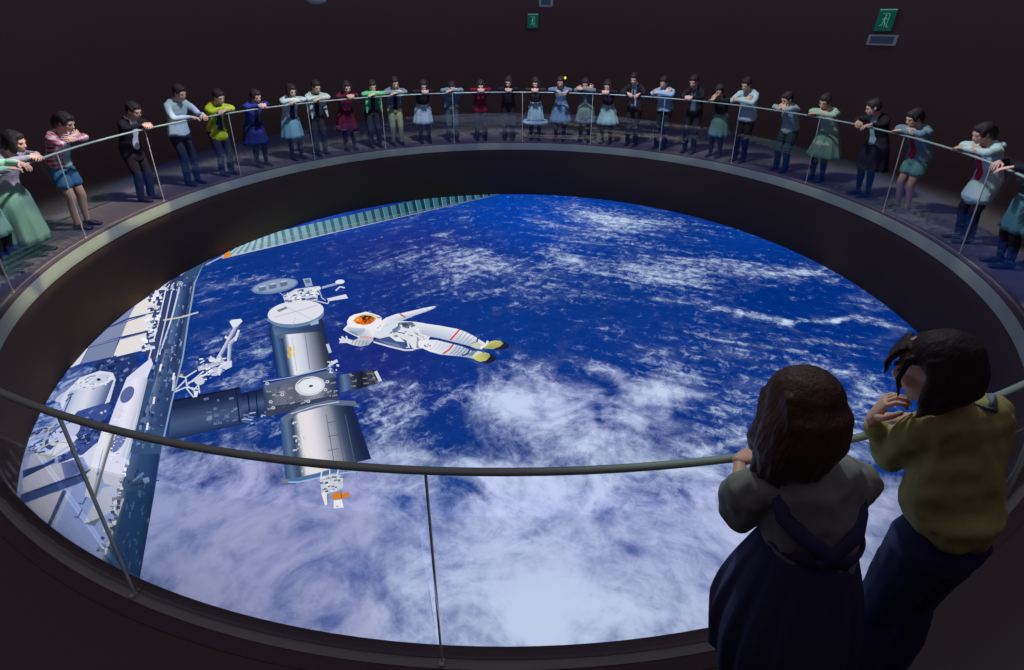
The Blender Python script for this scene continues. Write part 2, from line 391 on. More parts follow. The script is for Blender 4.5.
# radiator panels
cream, grey = (226, 222, 222), (128, 138, 172)
T = [[(134, 305.7), (162, 286), (153.8, 312), (128.7, 318)], [(127.8, 320), (153.4, 313.4), (147.3, 330.5), (121, 336.7)], [(120, 338.9), (147, 332), (142, 350.5), (113, 357.7)]]
for qd in T: F.poly(qd, cream)
F.poly([(134, 306), (128.5, 318), (100, 327), (112, 312)], grey); F.poly([(127.5, 320), (121, 336.7), (84, 346), (98, 329)], grey)
F.poly([(119.5, 338), (112, 357), (81, 364), (89, 345)], (120, 132, 168))
F.poly([(88, 346), (80, 364), (50, 371), (62, 352)], (214, 214, 222))
for p_ in ([(162, 310), (100, 328.5)], [(152, 331), (80, 349)]): F.line(p_, 1.3, (92, 96, 140))
F.line([(134, 305), (112, 358)], .7, (150, 150, 176))
# lattice beside the panels
F.poly([(152, 285), (182, 266), (172, 320), (156, 362), (141, 352), (150, 325)], (46, 62, 112))
for k, c_ in enumerate(((222, 224, 236), (60, 70, 110), (196, 202, 222), (44, 56, 96), (228, 228, 236))):
    F.line([(166+k*3.6, 290-k*2), (158+k*3.4, 325), (149+k*3.6, 360+k)], 1.3, c_)
F.speck([(152, 290), (166, 284), (152, 352), (142, 352)], 110, [(226, 226, 240), (204, 208, 230), (60, 70, 120), (240, 240, 248)], (1.5, 6), (1.2, 3.6), 3, -15)
F.speck([(160, 275), (186, 262), (182, 290), (156, 300)], 60, [(170, 180, 206), (48, 66, 104), (210, 214, 230), (30, 50, 90)], (1, 7), (.8, 1.8), 4, -60)
# dark spine
F.poly([(178, 272), (203, 258), (197.5, 275), (189.6, 319), (182.4, 360), (171.7, 403), (162.7, 446), (155.6, 491), (149.5, 527), (140.6, 580), (136, 600), (98, 590), (104.8, 560), (113.7, 530), (121, 491), (132, 455), (137.6, 425), (143, 398), (148.4, 380), (154, 371), (168, 337), (176, 300)], (52, 78, 118))
F.barrel((179, 283), (192, 283), (180, 345), (168, 345), [(84, 108, 150), (70, 96, 140), (44, 66, 112), (30, 46, 92)])
F.barrel((166, 350), (183, 350), (167, 430), (142, 424), [(110, 124, 158), (58, 80, 122), (44, 66, 108), (40, 60, 104)])
F.barrel((133, 455), (160, 455), (154, 496), (122, 492), [(74, 96, 134), (46, 72, 112), (40, 66, 108), (28, 48, 92)])
F.barrel((122, 492), (155, 494), (141, 578), (103, 562), [(120, 136, 160), (40, 70, 112), (34, 66, 110), (30, 60, 108), (26, 62, 104), (20, 44, 84)])
F.line([(199, 262), (195, 284), (189, 320), (183, 360), (172, 404), (163, 446)], 1.6, (140, 158, 184))
F.line([(192, 282), (184, 322), (176, 356)], 1.8, (34, 52, 96)); F.line([(181, 284), (172, 320), (160, 356)], 1.5, (206, 212, 228))
F.line([(124, 500), (114, 530), (106, 556)], 2.4, (188, 194, 204)); F.line([(128, 507), (150, 503)], 1, (30, 48, 84)); F.line([(131, 487), (160, 482)], 1, (28, 46, 84))
F.speck([(158, 345), (180, 340), (160, 450), (134, 448)], 90, [(36, 54, 96), (86, 110, 152), (120, 138, 172), (60, 84, 128)], (1, 5), (1, 3), 5, -75)
F.speck([(128, 470), (158, 470), (142, 575), (108, 560)], 50, [(30, 52, 94), (60, 92, 134), (70, 100, 140)], (1, 7), (1, 2), 6, -78)
F.speck([(178, 275), (196, 275), (180, 365), (160, 365)], 60, [(110, 128, 160), (150, 164, 190), (40, 56, 96)], (1, 5), (.7, 1.6), 7, -72)
for x, y in ((154.5, 399), (148, 425), (161, 366), (174, 375)): F.poly([(x, y), (x+2, y-.4), (x+.8, y+7), (x-1.2, y+7)], (232, 234, 244))
F.line([(164, 322), (182, 319), (199, 314)], 1.4, (206, 204, 200)); F.line([(134, 484), (145, 475)], 2.2, (96, 122, 156)); F.poly([(144, 481), (150, 479), (151, 484), (146, 486)], (110, 136, 164))
F.speck([(120, 486), (130, 462), (112, 552), (98, 556)], 80, [(210, 212, 220), (120, 128, 150), (60, 74, 110), (236, 236, 240)], (1, 4), (1, 4), 8)
# white plates in front of the spine
F.poly([(152, 360), (154, 366), (148, 381), (137.6, 424), (132, 452), (127, 466), (118, 489), (106, 486), (101, 470), (109, 430), (118, 405), (128, 380)], (216, 216, 238))
F.barrel((133, 380), (148, 380), (126, 460), (110, 458), [(222, 222, 242), (230, 228, 244), (218, 216, 236), (190, 196, 216)])
F.line([(148, 381), (138, 424), (128, 462)], 2, (176, 184, 200))
F.ell(128.5, 397, 9.5, 5.6, -55, (88, 104, 156)); F.ell(120, 444, 13, 5.5, -58, (104, 118, 172))
F.speck([(116, 410), (132, 410), (122, 470), (104, 470)], 30, [(236, 236, 248), (150, 156, 184), (200, 204, 226)], (1, 4), (.6, 1.4), 9)
F.line([(109, 428), (99, 458), (90, 500)], 7, (222, 224, 236)); F.line([(117, 432), (108, 460), (97, 500)], 2.6, (104, 108, 116)); F.line([(115, 432), (106, 460), (95, 500)], 1.2, (180, 176, 160))
F.build()

# dish module at the left edge
F = Film('station_dock', 3)
F.poly([(96, 362), (118, 352), (134, 350), (137, 362), (126, 382), (116, 400), (104, 412), (88, 380)], (36, 54, 108))
F.speck([(96, 360), (134, 352), (122, 392), (92, 380)], 60, [(24, 38, 84), (70, 92, 140), (46, 64, 118), (110, 130, 180)], (1, 6), (1, 3), 11, -30)
F.ell(66, 393, 15, 5, -28, (118, 132, 178)); F.ell(68, 395, 14, 4, -28, (182, 190, 222))
F.poly([(66, 392), (80, 378), (100, 371), (113, 373), (116, 380), (110, 402), (102, 412), (84, 420), (64, 414), (60, 402)], (206, 212, 232))
F.barrel((70, 392), (114, 380), (102, 412), (62, 412), [(150, 166, 206), (200, 206, 228), (214, 216, 232), (160, 170, 200), (70, 88, 136)])
F.ell(97, 380, 17, 7, -14, (216, 218, 234)); F.ell(99, 379.5, 12, 4.6, -14, (196, 202, 224)); F.ell(99, 380, 2, 1.4, 0, (24, 34, 66))
F.line([(80, 384), (90, 377), (96, 376)], .8, (110, 120, 160)); F.line([(68, 396), (74, 394)], 1.4, (60, 80, 120)); F.line([(66, 402), (72, 396), (64, 414)], 1.4, (84, 96, 140))
F.speck([(74, 378), (112, 372), (108, 388), (76, 392)], 34, [(226, 228, 240), (140, 150, 186), (236, 238, 246)], (1, 4), (.6, 1.4), 12, -14)
F.poly([(78, 412), (104, 404), (112, 406), (100, 436), (92, 462), (60, 470), (56, 440)], (58, 78, 142))
F.speck([(74, 412), (112, 402), (96, 462), (60, 462)], 90, [(38, 54, 110), (104, 122, 178), (70, 90, 150), (176, 186, 216), (30, 44, 92)], (1, 8), (1, 4), 13, -25)
F.ell(64, 437, 21, 10, -32, (60, 72, 116)); F.ell(65, 435, 18, 8, -32, (186, 192, 228)); F.ell(64, 446, 16, 4, -32, (206, 208, 228)) 
F.poly([(27, 470), (32, 455), (56, 452), (70, 446), (76, 440), (70, 452), (48, 462)], (196, 202, 230))
for p_ in ([(38, 458), (50, 430), (58, 424)], [(50, 460), (58, 444)], [(36, 452), (54, 443), (74, 444)], [(40, 456), (54, 458), (72, 446)], [(30, 440), (56, 426)]): F.line(p_, 1.2, (176, 174, 160))
F.speck([(30, 430), (66, 415), (60, 446), (30, 460)], 40, [(60, 76, 120), (150, 160, 196), (34, 48, 92)], (1, 8), (.8, 2), 14, -25)
F.poly([(24, 478), (40, 470), (62, 464), (84, 456), (98, 444), (96, 468), (76, 476), (50, 486), (24, 496)], (206, 208, 232))
F.barrel((62, 465), (84, 458), (90, 470), (66, 481), [(120, 134, 190), (84, 104, 164), (150, 164, 214)])
F.poly([(24, 472), (44, 466), (56, 460), (56, 464), (40, 472), (24, 480)], (40, 62, 118))
F.poly([(22, 496), (50, 486), (76, 477), (98, 468), (100, 476), (78, 486), (50, 496), (22, 506)], (62, 86, 146))
F.line([(24, 497), (60, 484), (98, 471)], 1.6, (36, 54, 108)); F.ell(93, 475, 6.5, 3, -25, (214, 218, 232))
F.poly([(28, 506), (50, 496), (66, 492), (54, 526), (46, 522)], (206, 206, 228)); F.line([(66, 492), (50, 528)], 4, (60, 78, 130)); F.line([(72, 490), (56, 528)], 3, (196, 204, 232))
for dx in (0, 4.5): F.line([(88-dx, 498+dx*3), (84-dx, 506+dx*3), (80-dx, 505+dx*3)], 1.2, (60, 76, 140))
F.poly([(104, 490), (120, 486), (116, 512), (100, 520), (84, 528), (92, 510)], (206, 212, 238)); F.poly([(84, 526), (96, 522), (104, 518), (96, 528)], (112, 124, 150))
F.build()

# laboratory modules in a cross
F = Film('station_modules', 3)
# left module
F.barrel((240.4, 388), (245, 424), (168, 441), (172.5, 400), [(30, 38, 70), (30, 42, 78), (50, 68, 104), (66, 86, 122), (54, 74, 112), (30, 46, 90)])
F.speck([(200, 398), (236, 392), (238, 420), (206, 428)], 26, [(92, 112, 148), (74, 96, 132), (116, 134, 166)], (2, 6), (1, 2.6), 21, -12)
F.line([(174, 401), (240, 388)], 1.6, (18, 22, 44)); F.line([(236, 390), (240, 422)], 1.6, (24, 34, 66))
F.barrel((266, 388), (268, 416), (243, 421), (241, 394), [(20, 30, 62), (36, 52, 90), (70, 92, 132), (40, 58, 98), (26, 44, 90)])
F.line([(248, 394), (250, 418)], 1.2, (12, 20, 48)); F.line([(256, 392), (258, 417)], 1.2, (14, 24, 54))
F.speck([(244, 414), (276, 410), (276, 424), (244, 426)], 22, [(96, 118, 170), (50, 72, 126), (160, 178, 214)], (2, 7), (.8, 2), 22)
# top module
F.barrel((269, 328), (322, 318), (333, 366), (277, 378), [(20, 36, 84), (70, 104, 146), (40, 60, 100), (226, 228, 236), (214, 218, 230), (196, 202, 216), (150, 158, 174), (110, 118, 134), (58, 64, 80), (28, 38, 66)], bow=2)
F.poly([(272, 326), (320, 318), (322, 332), (275, 336)], (54, 76, 118), [(70, 96, 140), (40, 56, 92), (34, 46, 78), (90, 120, 160)])
F.line([(305, 334), (310, 370)], .8, (120, 124, 134)); F.line([(292, 338), (297, 372)], .6, (180, 184, 196))
for yy in (348, 354): F.poly([(287.5, yy), (291.5, yy-.6), (292, yy+4), (288, yy+4.6)], (206, 176, 96)); F.poly([(293, yy-1), (295, yy-1), (295.4, yy+3), (293.4, yy+3.4)], (222, 196, 130))
F.poly([(278, 335), (284, 334), (286, 339), (280, 339)], (90, 100, 120)); F.poly([(326, 345), (329, 344.5), (332, 353), (329, 354)], (188, 196, 214))
F.ell(296.4, 316.5, 28, 11.5, -7, (104, 132, 168)); F.ell(295.9, 313, 28.2, 11.6, -7, (222, 222, 234))
F.line([(275, 318), (318, 306)], .6, (176, 180, 196)); F.line([(283, 306), (312, 320)], .6, (186, 190, 204)); F.poly([(277, 311), (286, 307.5), (288, 309), (279, 313)], (120, 128, 146)); F.line([(296, 318), (293, 326)], .6, (190, 192, 206))
F.poly([(310, 324), (318, 319.5), (319, 324.5), (311, 326.5)], (150, 172, 206))
# instruments above it
F.ell(275, 287, 23.5, 7, -10, (106, 130, 172)); F.ell(275, 286.5, 21.5, 5.6, -10, (138, 158, 190))
for x, y in ((262.5, 290), (273, 287.5), (284, 285)): F.poly([(x-4, y-2), (x+3, y-3.5), (x+4, y+1), (x-3, y+3)], (92, 112, 146)); F.poly([(x-3.2, y-2.6), (x+3, y-3.8), (x+3, y-2.6), (x-3, y-1.4)], (186, 200, 216))
F.poly([(283, 297), (296, 290), (320, 287), (317, 302), (300, 301), (286, 305)], (206, 210, 226))
F.speck([(284, 294), (320, 288), (317, 300), (286, 303)], 50, [(92, 104, 146), (236, 238, 244), (130, 140, 172), (60, 74, 120), (240, 240, 246)], (1, 5), (.8, 2.2), 23, -10)
F.poly([(303, 280), (311, 279), (313, 287), (306, 288)], (146, 164, 190)); F.poly([(305, 281), (310, 280.5), (311, 284), (306, 284.5)], (96, 116, 150))
F.line([(322, 289), (338, 284.5)], 2.2, (150, 166, 200)); F.ell(340.2, 283, 4.6, 2.2, -5, (222, 226, 238)); F.line([(336, 292), (340, 288), (345, 289)], 1.4, (206, 212, 230))
F.poly([(327, 300), (346, 295.5), (348.5, 299.5), (329, 302.5)], (214, 218, 234)); F.line([(316, 302), (328, 305), (330, 301)], 1.1, (196, 204, 226)); F.line([(319, 290), (322, 299), (326, 302)], 1, (176, 188, 214)); F.line([(280, 294), (286, 299)], .8, (150, 166, 196))
# node
F.barrel((263, 388.7), (334.6, 374.3), (339, 399), (266.5, 418), [(46, 60, 90), (98, 104, 122), (110, 112, 130), (90, 94, 112), (120, 122, 138), (150, 152, 168), (90, 96, 116), (40, 52, 84)], bow=1)
F.poly([(264, 386), (334, 371), (337, 379), (300, 382), (266, 394)], (88, 100, 128)); F.poly([(268, 409), (300, 404), (338, 396), (339, 401), (300, 411), (267, 419)], (56, 64, 90))
F.speck([(265, 390), (334, 376), (337, 398), (268, 414)], 60, [(132, 138, 154), (70, 76, 100), (156, 160, 176), (60, 68, 92)], (1, 6), (.7, 1.8), 24, -12)
F.ell(310.5, 388, 15, 9.6, -8, (206, 208, 220)); F.ell(311, 388, 12, 7.4, -8, (226, 228, 236)); F.ell(311.5, 388, 2, 1.1, -8, (28, 32, 50))
F.line([(298, 386), (304, 381), (311, 380)], .8, (90, 96, 116))
for x, y in ((271.5, 404), (274, 410), (309, 403.5), (283, 397), (328, 384), (326, 392), (268, 386)): F.ell(x, y, 2, 1.6, 0, (196, 200, 214), 10); F.ell(x, y, 1, .8, 0, (110, 116, 136), 8)
F.line([(328, 372), (332, 366), (338, 363)], 3, (206, 214, 232)); F.line([(264, 384), (290, 380), (330, 370)], 1, (150, 168, 200)); F.speck([(326, 362), (340, 362), (338, 376), (328, 376)], 16, [(220, 226, 238), (90, 110, 150)], (1, 4), (1, 2), 25)
# right docking arm
F.barrel((348, 376), (375, 372), (378, 386), (352, 394), [(60, 80, 112), (34, 42, 62), (24, 30, 46), (60, 66, 84), (28, 34, 52)])
F.barrel((339, 378), (349, 376), (352, 392), (340, 396), [(40, 58, 100), (96, 120, 156), (60, 84, 128)]); F.line([(376, 374), (381, 384)], 3.2, (206, 208, 220)); F.line([(372, 374), (377, 386)], 1.6, (90, 92, 104))
F.speck([(350, 377), (374, 373), (376, 384), (353, 390)], 20, [(116, 112, 104), (140, 146, 160), (24, 28, 44)], (1, 6), (.7, 1.5), 26)
# lower module
F.barrel((280.8, 422), (352, 404), (372, 462), (287, 486), [(44, 78, 120), (92, 116, 150), (46, 62, 92), (222, 220, 222), (228, 224, 228), (222, 218, 226), (196, 196, 208), (160, 162, 176), (134, 138, 154), (70, 80, 108), (44, 56, 86), (30, 40, 70), (22, 38, 78)], bow=-1, top_bow=-5)
F.poly([(282, 421), (300, 410), (330, 403), (356, 404), (358, 409), (330, 408), (300, 416), (284, 428)], (96, 108, 138)); F.line([(292, 417), (316, 409), (340, 405)], 1, (190, 198, 214))
for x0, x1 in ((294, 300), (327, 337), (336, 347), (346, 358)): F.line([(x0, 418), (x1, 478)], .7, (84, 94, 120))
for y in (426, 440, 454): F.line([(329, y), (340, y-2)], .8, (90, 96, 116)); F.line([(294, y), (298, y-.6)], 1.6, (190, 196, 210))
F.speck([(294, 424), (306, 424), (310, 474), (300, 476)], 20, [(206, 206, 216), (186, 190, 206)], (1, 2), (1, 3), 27)
F.poly([(287, 484), (318, 477), (340, 471), (340, 475), (320, 481), (296, 488), (286, 489)], (76, 110, 156)); F.line([(286, 486), (300, 486), (318, 482), (344, 477), (360, 475), (368, 470)], 1.4, (150, 184, 220)); F.poly([(283, 484), (290, 483), (290, 487), (284, 487)], (120, 124, 130))
# instruments below
F.poly([(321, 483), (334, 478), (344, 480), (344, 492), (336, 496), (323, 497)], (200, 204, 216)); F.speck([(321, 482), (344, 479), (344, 494), (323, 497)], 34, [(226, 228, 234), (110, 122, 146), (70, 86, 120), (176, 184, 204)], (1, 6), (.8, 2), 28, -10)
F.line([(322, 484), (323, 476)], 1.4, (214, 220, 230)); F.line([(331, 482), (331, 474)], 1.2, (206, 214, 226)); F.line([(338, 480), (340, 472)], 1.2, (206, 214, 226))
F.poly([(333, 498), (341, 496), (344, 498), (350, 496), (351, 500), (345, 503), (334, 504)], (206, 128, 44)); F.line([(342, 496), (343, 503)], .8, (120, 80, 50))
F.poly([(322.5, 497), (330, 497), (328.5, 509), (326.5, 510)], (226, 228, 230)); F.poly([(328, 498), (330.5, 498), (328.6, 508)], (120, 130, 136)); F.poly([(335, 505), (343, 504), (345, 512), (335, 513)], (228, 232, 244)); F.poly([(337, 510), (340, 510), (340, 512), (337, 512)], (196, 186, 130))
F.build()

# white crane arm
F = Film('station_crane', 3)
w_ = (216, 220, 236)
F.line([(238, 323), (222, 352), (216, 362)], 3.4, w_, (120, 130, 176)); F.line([(236, 338), (230, 344), (229, 362)], 3.6, w_, (110, 122, 168)); F.line([(239, 330), (235, 341)], 2.4, w_)
F.poly([(229.5, 322), (232, 320), (241, 319), (242.5, 321.5), (238, 326), (233, 328)], (222, 226, 240)); F.line([(225, 337), (229, 339)], 2.6, w_)
F.poly([(222, 362), (232, 361), (232, 367), (226, 370), (221, 368)], (206, 212, 232)); F.line([(198, 369), (210, 366), (224, 361)], 4.4, (214, 216, 228), (150, 156, 186))
F.ell(216, 372, 7, 4, -15, (188, 194, 222)); F.line([(210, 357), (214, 362), (222, 358)], 3, w_); F.ell(212, 360, 3.4, 2.6, 0, (206, 212, 232)); F.speck([(196, 360), (226, 354), (224, 374), (200, 382)], 44, [(222, 226, 240), (130, 142, 190), (236, 238, 246), (176, 184, 214)], (1, 5), (.8, 2), 31, -20)
for p_ in ([(175, 376), (186, 378), (187, 386), (194, 391), (200, 384)], [(186, 378), (197, 371)], [(175, 377), (174, 392)], [(172, 394), (186, 388), (200, 390)], [(186, 388), (194, 398), (198, 392)], [(187, 386), (197, 378), (204, 372)], [(198, 380), (200, 394)], [(176, 391), (187, 380)], [(188, 384), (200, 380)]):
    F.line(p_, 1.3, (206, 214, 230))
F.line([(175, 377), (173.4, 392)], 2.6, (214, 220, 234)); F.ell(200, 382, 5, 4, 0, (200, 206, 220)); F.poly([(194, 392), (199, 392), (197.5, 398), (195, 398)], (222, 226, 238)); F.ell(182, 376, 1.6, 1.2, 0, (190, 170, 110), 8)
F.build()

# the spacewalker
F = Film('spacewalker', 3)
wh, sh, ln = (232, 232, 240), (176, 188, 212), (96, 106, 136)
# backpack
F.poly([(373, 341), (384, 333), (402, 338), (410, 336), (414, 350), (404, 350.5), (388, 346.5)], (64, 84, 134)); F.line([(373.5, 342), (390, 346.8), (405, 350.4), (413.5, 350)], 1.5, (222, 216, 232)); F.poly([(378, 340), (398, 344), (404, 349), (390, 346)], (98, 118, 158)); F.poly([(398, 336), (407, 335), (410, 348), (406, 348), (404, 340)], (216, 220, 234)); F.poly([(403, 340), (406, 339), (408, 347), (405, 347.5)], (58, 74, 120))
# far arm
F.poly([(380, 322), (386, 318), (396, 314.3), (402, 313.3), (414, 310.6), (425, 308), (434, 306.4), (436.4, 307), (432, 309.5), (424, 312.6), (414, 316), (404, 320.3), (394, 324), (386, 328)], wh, [wh, wh, wh, wh, wh, wh, wh, wh, (200, 206, 220), sh, sh, sh, sh, wh])
F.line([(399.8, 314), (402, 315.5), (405.8, 317.8)], 1.4, (190, 74, 78)); F.line([(426, 309), (430, 310.4)], .6, (150, 158, 184)); F.line([(431, 308.3), (435.6, 307.3)], .6, (170, 176, 196)); F.line([(420, 309.8), (424, 312)], .5, sh)
# torso
F.poly([(374, 330), (381, 322), (391, 321), (402, 321.4), (414, 322), (424, 323.5), (432, 326), (433, 332), (428, 341), (420, 349), (414, 350), (408, 342), (398, 336.4), (388, 337), (380, 339), (372, 337)], (216, 220, 230))
F.poly([(398, 323), (412, 322.4), (416, 326), (408, 329), (398, 326)], (92, 104, 120)); F.poly([(402, 324), (406, 323), (409, 326), (404, 327)], (62, 72, 96)); F.poly([(392, 330), (402, 324), (400, 330), (394, 334)], (120, 134, 176)); F.line([(390, 334), (396, 330), (402, 323)], 1.1, (84, 96, 142)); F.line([(384, 327), (392, 324), (399, 323.6)], .7, (186, 194, 214))
F.line([(395, 332), (404, 334), (414, 337), (422, 339)], 1, ln); F.line([(412, 330), (418, 336), (424, 338)], .9, (130, 140, 160)); F.speck([(400, 325), (426, 325), (424, 340), (404, 336)], 34, [(150, 160, 170), (236, 236, 240), (118, 128, 146), (196, 196, 190), (232, 232, 236)], (1, 4), (.7, 1.6), 41, 20)
F.poly([(388, 336), (398, 336), (405, 343), (396, 342)], (226, 228, 236)); F.ell(396, 337, 2.6, 1.3, 0, (150, 156, 150), 12); F.poly([(409, 337), (421, 338), (419, 349), (412, 349)], (222, 224, 232)); F.line([(418, 338), (417, 349)], 1.4, (120, 132, 160))
# legs
F.poly([(416, 323.6), (429, 325), (440, 326.6), (458, 330), (466, 333), (474, 337), (481, 341.5), (486, 344.6), (482, 350.5), (476, 349.6), (468, 346.5), (456, 343.5), (449, 341.8), (440, 339.4), (430, 337.6), (422, 335)], wh, [wh]*8+[sh]*8)
F.poly([(420, 344), (424, 340.5), (436, 341), (450, 344.4), (462, 347.4), (469, 350.6), (477, 354), (474, 360), (468, 358.6), (459, 357.2), (448, 356.4), (440, 355.4), (430, 352.6), (422, 349)], wh, [wh, wh, wh, wh, (190, 200, 218), sh, sh, (150, 162, 186), (156, 170, 196), sh, sh, wh, wh, wh])
F.ell(419.6, 345, 3, 5, -10, (150, 160, 176)); F.ell(420.8, 345.3, 2.4, 4.2, -10, wh)
F.line([(459.6, 330.6), (455, 336), (450, 341.6)], 1.6, (206, 66, 64)); F.line([(453.4, 345.2), (449.6, 350.6), (443, 355)], 1.6, (206, 66, 64)); F.speck([(424, 344), (431, 345), (431, 348), (425, 348)], 14, [(150, 60, 80), (60, 60, 90), (230, 230, 236)], (.8, 2), (.6, 1.2), 42)
for k in range(5): F.line([(464+k*3.6, 332+k*1.9), (460+k*3.2, 337.6+k*1.6), (455.5+k*3.4, 342.6+k*1.2)], .8, (150, 162, 190))
for k in range(5): F.line([(458+k*3.2, 346.4+k*1.2), (455+k*3, 351.6+k*.8), (450+k*3.2, 356+k*.5)], .9, (118, 132, 164))
for k in range(3): F.line([(438+k*4, 341.6+k), (435+k*4, 348+k*.6), (430+k*4, 352+k*.8)], .6, (190, 196, 214))
F.line([(478, 339.6), (477, 344), (470, 347.4)], 1.6, (66, 80, 116)); F.line([(470, 350.6), (468, 356), (462, 357.6)], 1.6, (62, 78, 116)); F.poly([(470, 346.6), (477, 344), (482, 347), (478, 350.4), (471, 348.4)], (196, 200, 176)); F.line([(488, 343), (486, 347.6), (480, 350.2)], 2.2, (230, 232, 226))
F.poly([(470, 358.5), (478, 353), (483, 354.4), (478, 358), (472, 360)], (206, 212, 224)); F.poly([(468, 357), (473, 353), (477, 353), (472, 359)], (120, 140, 150))
# boots
F.poly([(500, 343.4), (505, 344), (509.4, 347), (508.6, 350), (503, 352), (494, 351.8), (498, 347)], (28, 32, 58)); F.poly([(486, 348), (490, 343.8), (495, 342.6), (500.6, 343.2), (503.6, 345.6), (500, 348.8), (493, 351.2), (484, 350.8)], (186, 190, 104), [(214, 216, 180), (206, 208, 140), (196, 198, 118), (180, 184, 110), (120, 130, 92), (166, 170, 84), (170, 172, 90), (160, 166, 96)])
F.poly([(488, 355), (493, 357), (497, 360.4), (494, 364), (488, 366), (482, 364.4), (488, 360)], (26, 30, 50)); F.poly([(473, 360), (479, 356), (485, 354.6), (489.4, 356), (490.4, 358.6), (486, 363), (480, 364), (475, 362)], (202, 202, 84), [(206, 208, 150), (196, 198, 110), (190, 194, 110), (150, 160, 120), (120, 134, 110), (180, 184, 80), (210, 208, 84), (206, 206, 100)])
# near arm and glove
F.poly([(358, 341), (361, 333), (366, 328), (374, 330), (374.6, 336), (373.4, 343), (369, 347.2), (361, 348.9), (353, 347.4), (347, 345), (342, 345.4), (340.2, 343.4), (342, 340), (349, 341.2), (354, 342.6)], (226, 228, 236), [(190, 196, 210), wh, wh, wh, wh, (190, 198, 210), (160, 170, 180), (170, 180, 186), (196, 204, 210), wh, wh, wh, wh, (200, 208, 214), (200, 206, 216)])
F.line([(360, 339.4), (366, 339.2), (373.4, 340.6)], 1.3, (220, 150, 156)); 
for k in range(5): F.line([(354+k*3.4, 342.4+k*.3), (352+k*3.4, 347+k*.2)], .8, (132, 144, 150))
for (x0, y0, x1, y1) in ((345, 343, 339.6, 341.4), (345, 344.4, 339.8, 345), (346, 342, 342, 338.8), (348, 342, 346.6, 338.6)): F.line([(x0, y0), (x1, y1)], 1.5, (206, 212, 220))
# neck ring box and helmet
F.poly([(343.6, 332), (349, 326), (364, 329), (366, 333), (360, 340), (351, 336)], (190, 200, 216), [wh, wh, sh, sh, sh, (120, 140, 166)]); F.line([(350, 334.6), (358, 338)], 2, (110, 130, 160)); F.line([(344, 332), (351, 335.8), (360, 340)], .9, (230, 232, 240))
F.poly([(348, 328), (347.6, 323.6), (350, 319.6), (354, 317.2), (360, 315.8), (366.4, 314.2), (373, 316), (380, 318.4), (382.4, 321), (379, 325), (374.4, 329), (368, 330.6), (358, 330.4), (351, 330)], (236, 236, 244)); F.poly([(376, 318.6), (380.6, 319.6), (381, 321.6), (376, 326.6), (374, 327), (378.6, 321.4)], (150, 152, 160))
F.poly([(353.6, 323.6), (356, 320.4), (360.3, 318.2), (366, 317.8), (371.8, 318.2), (377.4, 320.8), (374.6, 324), (370.6, 326.6), (364.5, 327.6), (357, 326.3)], (206, 104, 26), [(226, 140, 30), (236, 160, 60), (110, 56, 20), (60, 34, 26), (90, 62, 30), (226, 176, 60), (206, 110, 40), (214, 90, 30), (226, 96, 30), (226, 120, 30)])
F.poly([(356, 322), (360, 320), (363, 321.6), (362, 324.6), (358, 325)], (240, 120, 40)); F.poly([(361, 319.2), (371, 318.8), (374, 320.4), (369, 321.6), (371, 323.4), (366.6, 324), (365.4, 326), (363.4, 322.4)], (66, 40, 30)); F.speck([(357, 319), (375, 319), (371, 326), (358, 326)], 26, [(230, 120, 40), (150, 60, 24), (60, 44, 30), (240, 150, 60), (196, 90, 30)], (.6, 2.4), (.4, 1), 44); F.poly([(371, 320), (375, 321), (372, 324.6), (370, 324)], (190, 100, 40)); F.ell(358.4, 322.6, 1.2, .9, 0, (250, 176, 110), 8)
F.line([(362, 317.6), (372, 317.4), (378, 320.4)], .8, (206, 190, 90)); F.poly([(368, 329), (380, 321), (386, 326), (380, 334), (370, 333)], (234, 234, 242)); F.speck([(376, 326), (382, 324), (382, 332), (378, 332)], 4, [(206, 130, 130), (200, 204, 214)], (.8, 1.6), (.8, 1.4), 43)
F.build()
# ------------------------------------------------------------------ curved glass railing
RR, RZ = 5.43, 1.075
railing = empty('glass_railing', (0, 0, 0))
tag(railing, 'circular grey metal handrail on thin posts with clear glass panels around the screen opening', 'railing')
railm = mat('satin_metal_rail', (150, 166, 156), .5, .3, scale=10)
postm = mat('satin_metal_post', (212, 218, 204), .5, .15, scale=10)
gm = bpy.data.materials.new('clear_guard_glass'); gm.use_nodes = True; nt = gm.node_tree; nt.nodes.clear()
tr = nt.nodes.new('ShaderNodeBsdfTransparent'); tr.inputs[0].default_value = (.995, 1., .995, 1)
gl = nt.nodes.new('ShaderNodeBsdfGlossy'); gl.inputs['Roughness'].default_value = .012
geo = nt.nodes.new('ShaderNodeNewGeometry')
def _m(op, a, b=None):
    n = nt.nodes.new('ShaderNodeMath'); n.operation = op
    for i, v in enumerate((a, b)):
        if isinstance(v, (int, float)): n.inputs[i].default_value = v
        elif v is not None: nt.links.new(v, n.inputs[i])
    return n
dt = nt.nodes.new('ShaderNodeVectorMath'); dt.operation = 'DOT_PRODUCT'
nt.links.new(geo.outputs['Normal'], dt.inputs[0]); nt.links.new(geo.outputs['Incoming'], dt.inputs[1])
fr = _m('ADD', _m('MULTIPLY', _m('POWER', _m('SUBTRACT', 1., _m('ABSOLUTE', dt.outputs['Value']).outputs[0]).outputs[0], 5.).outputs[0], .95).outputs[0], .048)
mx = nt.nodes.new('ShaderNodeMixShader'); o_ = nt.nodes.new('ShaderNodeOutputMaterial')
nt.links.new(fr.outputs[0], mx.inputs[0]); nt.links.new(tr.outputs[0], mx.inputs[1]); nt.links.new(gl.outputs[0], mx.inputs[2]); nt.links.new(mx.outputs[0], o_.inputs[0])
